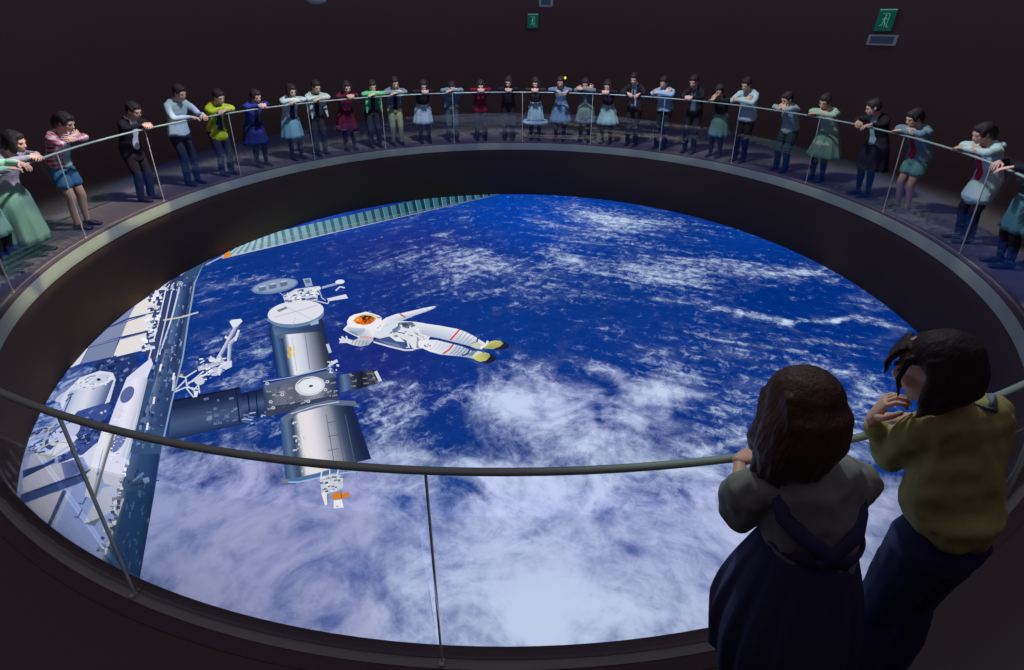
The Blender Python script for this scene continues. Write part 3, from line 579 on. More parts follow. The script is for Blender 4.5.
# handrail: a slim oval tube swept round
prof = [(RR+.017*math.cos(a), RZ+.012*math.sin(a)) for a in [2*PI*i/12 for i in range(12)]]
lathe('handrail', prof, railm, 256, parent=railing, smooth=True)
A0 = math.radians(180+3.0); ST = 2*PI/22
for i in range(22):
    a = A0+ST*i
    u = Vector((math.sin(a), math.cos(a), 0)); t_ = Vector((u.y, -u.x, 0))
    bm = bmesh.new()
    foot = u*5.575+Vector((0, 0, -.02)); top = u*RR+Vector((0, 0, RZ-.008))
    ax = (top-foot).normalized(); q_ = ax.to_track_quat('Z', 'Y').to_matrix()
    R_ = Matrix((t_, ax.cross(t_), ax)).transposed()
    add_box(bm, (foot+top)/2, (.009, .014, (top-foot).length), R_)
    bevel_all(bm, .0018, 1)
    add_box(bm, u*5.575+Vector((0, 0, .012)), (.02, .03, .02), Matrix((t_, u, Vector((0, 0, 1)))).transposed())
    from_bm('post', bm, postm, railing, False)
    g = .012/5.5
    prof = [(5.556-.012*z, z) for z in (.012, RZ-.09)]
    prof = [prof[0], prof[1], (prof[1][0]+.010, prof[1][1]), (prof[0][0]+.010, prof[0][1])]
    o = lathe('glass_panel', prof, gm, 12, parent=railing, smooth=False, a0=a+g, a1=a+ST-g)
    for p_ in o.data.polygons: p_.use_smooth = False
# ------------------------------------------------------------------ people
DG = None
def ring_basis(d, ref=Vector((1, 0, 0))):
    d = d.normalized(); x = ref - d*ref.dot(d)
    if x.length < .2: x = Vector((0, 1, 0)) - d*d.y
    x.normalize(); return x, d.cross(x)
def loft(bm, pts, rad, seg=14, ref=Vector((1, 0, 0)), cap=True):
    """closed tube through pts; rad = (across, depth) per point; domed ends"""
    P = [Vector(p) for p in pts]; n = len(P)
    if cap:
        r0 = min(rad[0]); r1 = min(rad[-1])
        d0 = (P[0]-P[1]).normalized(); d1 = (P[-1]-P[-2]).normalized()
        P = [P[0]+d0*r0*.62, P[0]+d0*r0*.35]+P+[P[-1]+d1*r1*.35, P[-1]+d1*r1*.62]
        rad = [(rad[0][0]*.45, rad[0][1]*.45), (rad[0][0]*.82, rad[0][1]*.82)]+list(rad)+[(rad[-1][0]*.82, rad[-1][1]*.82), (rad[-1][0]*.45, rad[-1][1]*.45)]
    rings = []
    for i, p in enumerate(P):
        t = (P[min(i+1, len(P)-1)]-P[max(i-1, 0)]); x, y = ring_basis(t, ref)
        rx, ry = rad[i]
        rings.append([bm.verts.new(p+x*rx*math.cos(2*PI*k/seg)+y*ry*math.sin(2*PI*k/seg)) for k in range(seg)])
    for A, B_ in zip(rings, rings[1:]):
        for k in range(seg): bm.faces.new((A[k], A[(k+1) % seg], B_[(k+1) % seg], B_[k]))
    bm.faces.new(rings[0][::-1]); bm.faces.new(rings[-1])
def ellipsoid(bm, c, r, rot=None, u=16, v=12):
    q = bmesh.ops.create_uvsphere(bm, u_segments=u, v_segments=v, radius=1)
    M = Matrix.Translation(c) @ (rot.to_4x4() if rot else Matrix.Identity(4)) @ Matrix.Diagonal((*r, 1))
    bmesh.ops.transform(bm, matrix=M, verts=q['verts']); return q['verts']
def fuse(name, bm, m, parent, vox, smooth=2, wr=0., wscale=9., seed=0, cut=None, origin=None):
    """one continuous skin from overlapping solids; wr = cloth wrinkle height"""
    bmesh.ops.recalc_face_normals(bm, faces=bm.faces)
    me = bpy.data.meshes.new('tmp'); bm.to_mesh(me); bm.free()
    o = bpy.data.objects.new('tmp', me); COL.objects.link(o)
    md = o.modifiers.new('r', 'REMESH'); md.mode = 'VOXEL'; md.voxel_size = vox; md.use_smooth_shade = True
    if smooth:
        sm = o.modifiers.new('s', 'SMOOTH'); sm.factor = .5; sm.iterations = smooth
    dg = bpy.context.evaluated_depsgraph_get(); dg.update()
    me2 = bpy.data.meshes.new_from_object(o.evaluated_get(dg)); bpy.data.objects.remove(o); bpy.data.meshes.remove(me)
    me2.name = name
    if wr:
        n = len(me2.vertices); nrm = [v.normal.copy() for v in me2.vertices]
        for i, v in enumerate(me2.vertices):
            p = v.co*wscale+Vector((seed*3.1, 0, seed)); 
            w = noise.noise(Vector((p.x, p.y, p.z*.45)))+.5*noise.noise(Vector((p.x*2.1, p.y*2.1, p.z*1.4)))
            v.co += nrm[i]*wr*w
    return mkobj(name, me2, m, parent)
SKIN = lambda: mat('skin', (206, 168, 146), .55, spec=.3, scale=30, tint2=(196, 152, 130))
def hair_mat(name, a, b, spec):
    if name in MATS: return MATS[name]
    m = mat(name, a, .5, spec=spec, scale=120, tint2=b); nt = m.node_tree; N = nt.nodes.new
    tc = N('ShaderNodeTexCoord'); mp = N('ShaderNodeMapping'); mp.inputs['Scale'].default_value = (110, 110, 7); n = N('ShaderNodeTexNoise'); n.inputs['Scale'].default_value = 1.; n.inputs['Detail'].default_value = 4
    bp = N('ShaderNodeBump'); bp.inputs['Strength'].default_value = .7; bp.inputs['Distance'].default_value = .006
    nt.links.new(tc.outputs['Object'], mp.inputs[0]); nt.links.new(mp.outputs[0], n.inputs['Vector']); nt.links.new(n.outputs['Fac'], bp.inputs['Height']); nt.links.new(bp.outputs['Normal'], nt.nodes['Principled BSDF'].inputs['Normal'])
    return m
HAIRM = lambda: hair_mat('black_hair', (54, 46, 48), (38, 31, 33), .2)
HAIRB = lambda: hair_mat('brown_hair', (84, 62, 46), (52, 38, 32), .4)
def hand(bm, wrist, dirv, palm_n, curl=.5, s=1., thumb=1, vox=None):
    """palm and five bent tapering fingers; palm_n = direction the palm faces"""
    d = Vector(dirv).normalized(); n = Vector(palm_n); n = (n-d*n.dot(d)).normalized(); a = d.cross(n).normalized()*thumb
    w = Vector(wrist)
    loft(bm, [w-d*.01*s, w+d*.035*s, w+d*.085*s], [(.024*s, .019*s), (.036*s, .016*s), (.040*s, .014*s)], 12, ref=a)
    for k, (off, L_, r) in enumerate(((.030, .070, .0088), (.010, .078, .0092), (-.010, .073, .0088), (-.028, .058, .0076))):
        p = w+d*(.085-.004*abs(k-1))*s+a*off*s; pts = [p]; ang = 0
        for j, f in enumerate((.45, .32, .23)):
            ang += curl*(.9 if j else .6); q = d*math.cos(ang)+n*math.sin(ang)+a*(.10*(1-k*.66))*math.cos(ang)
            p = p+q.normalized()*L_*f*s; pts.append(p.copy())
        loft(bm, pts, [(r*s, r*s), (r*.98*s, r*.98*s), (r*.9*s, r*.9*s), (r*.75*s, r*.75*s)], 8, ref=a)
    p = w+d*.028*s+a*.030*s; pts = [p, p+(a*.7+d*.6+n*.2).normalized()*.034*s]; pts.append(pts[-1]+(a*.25+d*.85+n*.45).normalized()*.030*s); pts.append(pts[-1]+(d*.8+n*.6-a*.1).normalized()*.024*s)
    loft(bm, pts, [(.0125*s,)*2, (.011*s,)*2, (.0098*s,)*2, (.008*s,)*2], 8, ref=n)
def head_rot(pitch, yaw, roll=0):
    return Matrix.Rotation(yaw, 3, 'Z') @ Matrix.Rotation(-pitch, 3, 'X') @ Matrix.Rotation(roll, 3, 'Y')
def head_shape(bm, hc, R, s=1.):
    def T(x, y, z): return Vector(hc)+R @ (Vector((x, y, z))*s)
    ellipsoid(bm, T(0, -.012, .028), (.076*s, .094*s, .086*s), R)            # skull
    ellipsoid(bm, T(0, .018, -.035), (.058*s, .066*s, .080*s), R)            # face
    ellipsoid(bm, T(0, .050, -.088), (.026*s, .028*s, .022*s), R, 12, 8)     # chin
    ellipsoid(bm, T(0, .088, -.024), (.012*s, .018*s, .022*s), R, 10, 8)     # nose
    ellipsoid(bm, T(0, .078, .002), (.010*s, .014*s, .026*s), R, 10, 8)
    ellipsoid(bm, T(0, .074, -.060), (.022*s, .013*s, .009*s), R, 10, 8)     # lips
    for sd in (-1, 1):
        ellipsoid(bm, T(sd*.076, -.008, -.015), (.010*s, .020*s, .032*s), R, 10, 8)   # ears
        ellipsoid(bm, T(sd*.036, .058, -.026), (.022*s, .020*s, .022*s), R, 10, 8)    # cheeks
        ellipsoid(bm, T(sd*.030, .072, .020), (.024*s, .012*s, .010*s), R, 10, 8)     # brow
    return T
def hair_shape(bm, T, R, style, s=1., r=None, fringe=True):
    r = r or random
    cap = lambda dx, dy, dz, a, b, c: ellipsoid(bm, T(dx, dy, dz), (a*s, b*s, c*s), R, 18, 14)
    cap(0, -.022, .042, .086, .098, .084)
    cap(0, -.040, .000, .082, .078, .085)
    if not fringe: return
    cap(0, .034, .088, .062, .044, .026)           # fringe roll over the forehead
    for k in range(5): cap(-.048+.024*k, .070-.010*abs(k-2), .078-.004*abs(k-2), .016, .014, .020)
    if style == 'short':
        for sd in (-1, 1): cap(sd*.070, .018, .030, .018, .030, .040)
    if style in ('bob', 'long', 'tied'):
        for sd in (-1, 1): cap(sd*.072, .020, .020, .020, .036, .055)
    if style == 'bob':
        for sd in (-1, 1):
            loft(bm, [T(sd*.074, .014, .03), T(sd*.086, .016, -.04), T(sd*.080, .020, -.100)], [(.030*s, .046*s), (.028*s, .052*s), (.016*s, .036*s)], 10, ref=R @ Vector((1, 0, 0)))
        loft(bm, [T(0, -.06, .03), T(0, -.078, -.05), T(0, -.066, -.105)], [(.080*s, .040*s), (.084*s, .038*s), (.066*s, .024*s)], 14, ref=R @ Vector((1, 0, 0)))
    if style == 'long':
        for sd in (-1, 1):
            loft(bm, [T(sd*.074, .012, .03), T(sd*.086, .016, -.05), T(sd*.085, .014, -.13), T(sd*.078, .03, -.21)], [(.026*s, .040*s), (.026*s, .046*s), (.026*s, .038*s), (.012*s, .018*s)], 10, ref=R @ Vector((1, 0, 0)))
        loft(bm, [T(0, -.06, .03), T(0, -.085, -.06), T(0, -.085, -.15), T(0, -.08, -.23)], [(.080*s, .040*s), (.088*s, .038*s), (.082*s, .03*s), (.06*s, .018*s)], 14, ref=R @ Vector((1, 0, 0)))
    if style == 'tied':
        cap(0, -.115, .02, .038, .036, .040)
        loft(bm, [T(0, -.12, .01), T(.01, -.145, -.06), T(.01, -.13, -.14)], [(.026*s,)*2, (.028*s,)*2, (.012*s,)*2], 10)

def person(az, hz, label, top, bottom, name='person', arms='fold', hair='short', lower='trousers', inner=None, face=0., tilt=.45, fat=1., sleeve=1., tail=0., hem=None, coat=None, hood=False, extra=None, headR=5.5, pleat=10, collar=None, seed=1):
    """someone leaning on the handrail, built facing +Y with the rail over y=0; az = bearing from the opening's centre"""
    r = random.Random(seed*17+3); R_az = math.radians(az); u = Vector((math.sin(R_az), math.cos(R_az), 0))
    f = -u; rz = math.atan2(-f.x, f.y); BACK = .44
    t = empty(name, u*(RR+BACK), rz); tag(t, label, 'person', 'visitors leaning on the far handrail')
    k = hz/1.33; O = Vector((0, BACK, 0))
    def V3(x, y, z): return Vector((x, y, z))+O           # local, y measured from the rail
    hd_s = .97
    HC = V3(0, -(headR-RR)+r.uniform(-.015, .01), hz)
    yaw = face; Rh = head_rot(tilt, yaw)
    hipz = .80*min(1.06, max(.95, k)); SH = V3(0, -.235, hz-.162); HP = V3(0, -.40, hipz); WA = SH.lerp(HP, .62)+Vector((0, -.015, 0))
    sw = .165*fat
    railtop = RZ+.012
    sh = {s_: SH+Vector((s_*sw, 0, -.01)) for s_ in (-1, 1)}
    el, wr_, hd_, pn = {}, {}, {}, {}
    for s_ in (-1, 1):
        if arms == 'fold':
            el[s_] = V3(s_*.212, -.085, railtop+.040); wr_[s_] = V3(-s_*.025, .005-.03*s_, railtop+.045+.03*(s_ > 0)); hd_[s_] = Vector((-s_, .12, -.12)); pn[s_] = Vector((0, -.3, -1))
        elif arms == 'cross':
            el[s_] = V3(s_*.205, -.075, railtop+.045); wr_[s_] = V3(-s_*.06, -.03-.03*s_, railtop+.075+.03*(s_ > 0)); hd_[s_] = Vector((-s_, -.2, .15)); pn[s_] = Vector((0, -1, -.2))
        elif arms == 'clasp':
            el[s_] = V3(s_*.200, -.13, railtop+.025); wr_[s_] = V3(s_*.060, .045, railtop+.050); hd_[s_] = Vector((-s_*.8, .45, -.1)); pn[s_] = Vector((-s_*.2, -.5, -.8))
        elif arms == 'chin':
            el[s_] = V3(s_*.150, -.010, railtop+.045); wr_[s_] = V3(s_*.045, .00, hz-.165); hd_[s_] = Vector((-s_*.35, -.15, 1)); pn[s_] = Vector((-s_*.3, -1, 0))
        elif arms == 'onechin':
            if s_ > 0: el[s_] = V3(.15, -.01, railtop+.045); wr_[s_] = V3(.06, .0, hz-.165); hd_[s_] = Vector((-.35, -.15, 1)); pn[s_] = Vector((-.3, -1, 0))
            else: el[s_] = V3(-.23, -.03, railtop+.045); wr_[s_] = V3(.02, .0, railtop+.045); hd_[s_] = Vector((1, .1, -.1)); pn[s_] = Vector((0, -.3, -1))
        elif arms == 'reach':
            el[s_] = V3(s_*.235, -.10, railtop+.03); wr_[s_] = V3(s_*.12-.06, .055, railtop+.04); hd_[s_] = Vector((-s_*.5-.2, .6, -.25)); pn[s_] = Vector((0, -.2, -1))
    if name == 'skip': return t
    sk = SKIN()
    # body: one continuous skin
    bm = bmesh.new()
    T = head_shape(bm, HC, Rh, hd_s)
    loft(bm, [SH+Vector((0, .01, -.02)), SH.lerp(HC, .5), HC+Rh @ Vector((0, -.02, -.05))], [(.062, .055), (.050, .050), (.050, .052)], 12)
    loft(bm, [SH+Vector((0, 0, .0)), SH.lerp(WA, .4), WA, HP], [(.135*fat, .075), (.130*fat, .088), (.112*fat, .080), (.135*fat, .095)], 16)
    knee, ank = {}, {}
    for s_ in (-1, 1):
        loft(bm, [sh[s_]+Vector((-s_*.02, 0, 0)), sh[s_].lerp(el[s_], .5), el[s_]], [(.044, .044), (.039, .039), (.032, .032)], 10)
        loft(bm, [el[s_], el[s_].lerp(wr_[s_], .45), wr_[s_]], [(.033, .033), (.031, .030), (.020, .018)], 10)
        hp = HP+Vector((s_*.080, 0, -.03)); kn = Vector((s_*.090, hp.y+.035, .42*k)); an = Vector((s_*.095, -.02, .075)); knee[s_] = kn; ank[s_] = an
        loft(bm, [hp, hp.lerp(kn, .5), kn], [(.082, .082), (.068, .070), (.050, .052)], 12)
        loft(bm, [kn, kn.lerp(an, .35)+Vector((0, -.012, 0)), an], [(.049, .050), (.049, .050), (.030, .032)], 12)
    body_bm = bm
    hb = bmesh.new()
    for s_ in (-1, 1): hand(hb, wr_[s_], hd_[s_], pn[s_], .5 if arms != 'chin' else .8, .93, s_)
    body = fuse('body', body_bm, sk, t, .0105, 1)
    bm = bmesh.new(); bm.from_mesh(body.data); me_h = bpy.data.meshes.new('h'); bmesh.ops.recalc_face_normals(hb, faces=hb.faces); hb.to_mesh(me_h); hb.free(); bm.from_mesh(me_h); bpy.data.meshes.remove(me_h)
    bm.to_mesh(body.data); bm.free()
    for p_ in body.data.polygons: p_.use_smooth = True
    # face details
    for s_ in (-1, 1):
        bm = bmesh.new(); ellipsoid(bm, T(s_*.030, .0785, .004), (.0090, .0045, .0038), Rh, 10, 8); from_bm('eye', bm, mat('dark_eyes', (34, 26, 26), .3), t)
        bm = bmesh.new(); ellipsoid(bm, T(s_*.031, .0825, .024), (.015, .004, .0028), Rh, 10, 8); from_bm('eyebrow', bm, HAIRM(), t)
    bm = bmesh.new(); ellipsoid(bm, T(0, .0835, -.060), (.020, .006, .0048), Rh, 10, 8); from_bm('mouth', bm, mat('lips', (168, 96, 92), .5), t)
    bm = bmesh.new(); hair_shape(bm, T, Rh, hair, hd_s, r); fuse('hair', bm, HAIRM(), t, .011, 1, .004, 30, seed)
    # shoes
    for s_ in (-1, 1):
        a_ = ank[s_]; bm = bmesh.new()
        loft(bm, [a_+Vector((0, -.045, -.035)), a_+Vector((0, .03, -.037)), a_+Vector((0, .12, -.048)), a_+Vector((0, .175, -.052))], [(.032, .035), (.037, .036), (.043, .025), (.034, .018)], 12)
        from_bm('shoe', bm, mat('black_leather', (40, 36, 38), .5), t)
    # top
    tm = top; bm = bmesh.new(); hemz = hem if hem else hipz-.02
    hv = HP+Vector((0, (hipz-hemz)*.12, hemz-hipz)) if hemz < hipz else WA.lerp(HP, max(0., min(1., (WA.z-hemz)/(WA.z-HP.z+1e-6))))
    tors = [SH+Vector((0, 0, .018)), SH.lerp(WA, .4), WA]; rr_ = [(.150*fat, .090), (.152*fat, .106), (.138*fat, .100)]
    if hemz < HP.z+.02: tors += [HP]; rr_ += [(.168*fat, .128)]
    tors += [hv]; rr_ += [((.165+.25*tail)*fat, .122+.2*tail)]
    loft(bm, tors, rr_, 20)
    for s_ in (-1, 1):
        up = [sh[s_]+Vector((-s_*.035, -.005, .002)), sh[s_].lerp(el[s_], .5), el[s_]]
        w = 1.18 if sleeve < .99 else 1.
        ra = [(.060, .058), (.052*w, .052*w), (.046*w, .046*w)]
        if sleeve < .5: up = [up[0], up[1]]; ra = [(.062, .060), (.064, .062)]
        loft(bm, up, ra, 12)
        if sleeve >= .6:
            e_ = el[s_].lerp(wr_[s_], min(1, sleeve)*.93); loft(bm, [el[s_], el[s_].lerp(e_, .5), e_], [(.042, .042), (.038, .037), (.030, .029)], 12)
    torso = fuse('jacket' if inner else 'top', bm, tm, t, .0115, 2, .008, 11, seed)
    if inner:   # the layer seen in the open front
        bm = bmesh.new(); off = Vector((0, .030, 0))
        loft(bm, [SH+Vector((0, .056, .014)), SH.lerp(WA, .4)+Vector((0, .052, 0)), WA+Vector((0, .050, 0)), HP.lerp(WA, .2)+Vector((0, .054, -.0))], [(.062, .062), (.064, .080), (.066, .078), (.070, .092)], 14)
        fuse('shirt', bm, inner, t, .011, 1, .004, 16, seed)
    if collar:
        bm = bmesh.new(); c0 = SH+Vector((0, .03, .045))
        for s_ in (-1, 1): loft(bm, [c0+Vector((s_*.005, .065, -.045)), c0+Vector((s_*.045, .045, -.005)), c0+Vector((s_*.055, -.01, .022)), c0+Vector((s_*.02, -.055, .03))], [(.016, .012)]*4, 8)
        from_bm('collar', bm, collar, t)
    if hood:
        bm = bmesh.new(); loft(bm, [SH+Vector((-.10, -.03, .03)), SH+Vector((-.05, -.085, .035)), SH+Vector((0, -.10, .02)), SH+Vector((.05, -.085, .035)), SH+Vector((.10, -.03, .03))], [(.035, .03), (.05, .045), (.055, .05), (.05, .045), (.035, .03)], 10); fuse('hood', bm, top, t, .012, 1, .004, 14, seed)
    if extra == 'tails':       # loose front corners of an unbuttoned shirt hanging under the forearms
        for s_ in (-1, 1):
            bm = bmesh.new(); c = V3(s_*.12, -.15, railtop-.01); loft(bm, [c, c+Vector((s_*.02, -.01, -.16)), c+Vector((s_*.045, -.02, -.32))], [(.055, .012), (.040, .012), (.014, .008)], 10); fuse('shirt_tail', bm, top, t, .008, 1, .004, 16, seed)
    # lower garment
    if lower in ('skirt', 'longskirt', 'shorts_none'):
        z0 = HP.z+.09; z1 = .42 if lower == 'skirt' else .16
        c0 = HP.lerp(WA, .4); bm = bmesh.new(); seg = 72; rings = []
        for j in range(9):
            q = j/8; z = z0+(z1-z0)*q; fl = .5*q+.5*q*q if lower == 'skirt' else q**.8
            rx = .178*fat*(.72+.28*min(1, q*4))+(.055+.5*tail)*fl; ry = .135*(.78+.22*min(1, q*4))+(.062+.35*tail)*fl
            cy = c0.y*(1-q)+(-.03)*q*1.0+O.y*0
            ring = []
            for i in range(seg):
                a_ = 2*PI*i/seg; w = 1+.055*q*math.sin(a_*pleat+seed)+.02*q*math.sin(a_*pleat*2.3)
                ring.append(bm.verts.new((rx*w*math.cos(a_), cy+ry*w*math.sin(a_), z)))
            rings.append(ring)
        for A, B_ in zip(rings, rings[1:]):
            for i in range(seg): bm.faces.new((A[i], A[(i+1) % seg], B_[(i+1) % seg], B_[i]))
        bmesh.ops.recalc_face_normals(bm, faces=bm.faces)
        o = from_bm('skirt', bm, bottom, t); md = o.modifiers.new('thick', 'SOLIDIFY'); md.thickness = .006
        bm = bmesh.new()
        for s_ in (-1, 1):
            hp = HP+Vector((s_*.080, 0, -.03)); kn = knee[s_]; an = ank[s_]; loft(bm, [hp.lerp(kn, .45), kn, kn.lerp(an, .35)+Vector((0, -.012, 0)), an], [(.073, .075), (.053, .055), (.053, .054), (.034, .036)], 12)
        fuse('shade_tights', bm, mat('black_shade_tights', (44, 38, 44), .9, spec=.05), t, .0125, 1)  # added dark tights, standing in for the shade that swallows the legs
    elif lower in ('trousers', 'shorts'):
        bm = bmesh.new(); loft(bm, [HP.lerp(WA, .30), HP, HP+Vector((0, .01, -.06))], [(.120*fat, .086), (.142*fat, .104), (.155*fat, .112)], 18)
        for s_ in (-1, 1):
            hp = HP+Vector((s_*.080, 0, -.03)); kn = knee[s_]; an = ank[s_]+Vector((0, 0, .0))
            if lower == 'shorts': q = hp.lerp(kn, .52); loft(bm, [hp, hp.lerp(q, .5), q], [(.092, .095), (.098, .098), (.102, .098)], 12)
            else: loft(bm, [hp, hp.lerp(kn, .5), kn, kn.lerp(an, .5), an], [(.092, .094), (.082, .084), (.066, .068), (.058, .060), (.052, .056)], 12)
        fuse('trousers' if lower == 'trousers' else 'shorts', bm, bottom, t, .0125, 1, .007, 12, seed)
    return t
c_ = lambda n, rgb, **k: mat(n, rgb, .9, spec=.1, fabric=.5, scale=k.pop('scale', 50), **k)
navy = c_('navy_trousers', (46, 50, 70)); blk = c_('black_suit', (40, 38, 44)); charc = c_('charcoal_trousers', (48, 48, 54)); white = c_('white_cotton', (226, 232, 234))
V_ = [
 (-104.5, 1.30, 'person cut off by the left picture edge, in a mint green dress', dict(top=c_('mint_dress', (150, 200, 172)), bottom=c_('mint_dress', (150, 200, 172)), lower='skirt', hair='long', arms='reach', headR=5.6)),
 (-99.6, 1.29, 'person with a black bob in a long mauve grey top over a mint green skirt', dict(top=c_('mauve_knit', (150, 146, 162)), bottom=c_('mint_skirt', (122, 164, 144)), lower='longskirt', hair='bob', arms='clasp', hem=.56, tail=.05, tilt=.35)),
 (-90.6, 1.35, 'person in a red and white plaid shirt and denim shorts with bare legs', dict(top=c_('red_plaid', (216, 206, 212), tint2=(158, 36, 56), pattern='plaid'), inner=c_('pale_mint_tee', (158, 200, 190)), bottom=c_('denim_shorts', (66, 112, 146)), lower='shorts', hair='tied', arms='cross', hem=.86, tilt=.5, extra=None)),
 (-78.6, 1.32, 'person with glasses in a black suit and white shirt, hands clasped over the rail', dict(top=blk, inner=white, bottom=blk, arms='clasp', hair='short', collar=white, extra='glasses', hem=.66)),
 (-69.6, 1.46, 'tall person in a plain pale blue grey shirt with breast pocket and navy trousers', dict(top=c_('pale_blue_grey_shirt', (168, 188, 198)), bottom=navy, arms='reach', fat=1.12, collar=c_('pale_blue_grey_shirt', (168, 188, 198)), hem=.84)),
 (-62.8, 1.33, 'person in a lime green zipped jacket over navy clothes', dict(top=c_('lime_jacket', (168, 184, 46)), inner=c_('navy_sweater', (40, 50, 84)), bottom=navy, arms='fold', hair='short', hem=.66)),
 (-55.6, 1.27, 'person in a royal blue cardigan, shadowed face turned down', dict(top=c_('blue_cardigan', (52, 60, 148)), bottom=c_('deep_blue_skirt', (36, 42, 100)), lower='skirt', arms='clasp', hair='tied', inner=blk, hem=.62)),
 (-48.2, 1.30, 'person in a grey white open blouse over a light blue skirt', dict(top=c_('grey_white_blouse', (188, 204, 200)), bottom=c_('light_blue_skirt', (118, 160, 184)), lower='skirt', arms='fold', hair='bob', inner=c_('dark_blue_shell', (36, 50, 78)), hem=.72)),
 (-43.0, 1.33, 'person in an unbuttoned light grey shirt with hanging tails over black', dict(top=c_('light_grey_shirt', (172, 186, 182)), bottom=charc, inner=blk, arms='fold', hair='short', extra='tails', hem=.84)),
 (-36.6, 1.28, 'person in a dark maroon dress with pale hands joined', dict(top=c_('maroon_dress', (92, 30, 52)), bottom=c_('maroon_dress', (92, 30, 52)), lower='skirt', arms='clasp', hair='bob')),
 (-31.0, 1.27, 'person in a bright green shirt with two hanging tails', dict(top=c_('bright_green_shirt', (92, 178, 124)), bottom=charc, inner=blk, arms='fold', hair='short', extra='tails', hem=.86)),
 (-26.0, 1.31, 'person in a grey jacket over a black vest and khaki trousers', dict(top=c_('grey_jacket', (112, 130, 140)), inner=blk, bottom=c_('khaki_trousers', (142, 148, 112)), arms='fold', hair='short', hem=.84, fat=1.05)),
 (-19.7, 1.23, 'person in a black top and a pleated white skirt', dict(top=blk, bottom=c_('white_pleated_skirt', (176, 198, 204)), lower='skirt', arms='clasp', hair='long', hem=.90)),
 (-13.3, 1.18, 'person bending low in a teal grey sweatshirt and dark trousers', dict(top=c_('teal_grey_sweatshirt', (104, 136, 140)), bottom=c_('dark_teal_trousers', (60, 80, 86)), arms='fold', hair='short', fat=1.1, hem=.74)),
 (-6.7, 1.20, 'person in a crimson knitted jumper', dict(top=c_('crimson_jumper', (128, 30, 52)), bottom=charc, arms='clasp', hair='bob', hem=.66, fat=1.05)),
 (-0.3, 1.27, 'person dressed all in black with only face and hands showing', dict(top=blk, bottom=blk, arms='clasp', hair='long', face=-.2)),
 (5.9, 1.25, 'person in a dark top and a straight white skirt with a wide hem', dict(top=c_('dark_brown_top', (58, 52, 50)), bottom=c_('white_straight_skirt', (160, 194, 200)), lower='skirt', arms='clasp', hair='bob', hem=.92, fat=.85, extra='hem')),
 (11.6, 1.28, 'person in a long light blue dress with a blue grey bodice', dict(top=c_('blue_grey_bodice', (106, 128, 148)), bottom=c_('light_blue_dress', (120, 156, 178)), lower='skirt', arms='reach', hair='short', fat=.95, tail=.06)),
 (17.3, 1.25, 'person in a long open grey green cardigan over a pale dress', dict(top=c_('grey_green_cardigan', (112, 122, 116)), bottom=c_('pale_sage_dress', (124, 144, 136)), inner=c_('pale_sage_dress', (124, 144, 136)), lower='skirt', arms='cross', hair='long', hem=.52)),
 (22.3, 1.23, 'person in a black top and a flared mint white skirt', dict(top=blk, bottom=c_('mint_white_skirt', (154, 196, 190)), lower='skirt', arms='clasp', hair='bob', hem=.90, fat=.85, tail=.1)),
 (28.1, 1.39, 'upright person in a black suit and dark tie with pale shirt front', dict(top=blk, inner=c_('pale_blue_shirt', (146, 164, 184)), bottom=blk, arms='reach', hair='short', collar=white, extra='tie', hem=.80)),
 (34.6, 1.35, 'person with folded arms in a light blue shirt and black trousers', dict(top=c_('light_blue_shirt', (142, 172, 192)), bottom=blk, arms='cross', hair='short', collar=c_('light_blue_shirt', (142, 172, 192)), hem=.82, fat=1.1)),
 (41.0, 1.40, 'person in a dark suit with a narrow strip of pale blue shirt', dict(top=blk, inner=c_('dull_blue_shirt', (92, 104, 124)), bottom=blk, arms='clasp', hair='short', hem=.80)),
 (46.6, 1.27, 'person in profile with a dark top and a pale green skirt', dict(top=blk, bottom=c_('pale_green_skirt', (110, 146, 136)), lower='skirt', arms='onechin', hair='tied', hem=.94, face=.5, fat=.9)),
 (51.8, 1.42, 'person with folded arms in a bright white blue shirt and dark trousers', dict(top=c_('white_blue_shirt', (172, 194, 204)), bottom=blk, arms='cross', hair='short', collar=c_('white_blue_shirt', (172, 194, 204)), hem=.80, fat=1.12)),
 (60.5, 1.26, 'person with hands to chin in a pale grey shirt and dark plaid trousers', dict(top=c_('pale_grey_shirt', (150, 168, 172)), bottom=c_('dark_plaid_trousers', (56, 84, 88), tint2=(30, 42, 50), pattern='plaid'), arms='chin', hair='short', hem=.72, face=-.15)),
 (67.8, 1.30, 'person with tied hair in a long pale green blouse, arms folded', dict(top=c_('pale_green_blouse', (158, 182, 160)), bottom=c_('soft_green_skirt', (112, 150, 130)), lower='skirt', arms='fold', hair='tied', hem=.62, tail=.12, face=.25)),
 (76.8, 1.33, 'person looking sideways in a black blazer over a light blue shirt', dict(top=blk, inner=c_('sky_shirt', (156, 184, 190)), bottom=c_('dark_violet_skirt', (48, 42, 66)), lower='skirt', arms='reach', hair='short', hem=.74, face=-.5)),
 (84.3, 1.29, 'person in a steel blue jacket over a red scarf and aqua tee', dict(top=c_('steel_blue_jacket', (110, 138, 152)), inner=c_('red_neck_scarf', (168, 30, 62)), bottom=c_('aqua_tee_and_shorts', (102, 150, 150)), lower='shorts', arms='fold', hair='tied', hem=.74, fat=1.1)),
 (96.0, 1.30, 'person in a white hooded jacket over a bright pink top at the right', dict(top=c_('white_hoodie', (184, 208, 208)), inner=c_('bright_pink_top', (206, 34, 82)), bottom=blk, lower='trousers', arms='fold', hair='tied', hood=True, hem=.56, tail=.08, fat=1.05)),
 (103.6, 1.22, 'person cut off by the right picture edge, teal skirt and one hand out', dict(top=blk, bottom=c_('teal_skirt', (84, 128, 130)), lower='skirt', arms='reach', hair='bob', headR=5.7, hem=.92)),
]
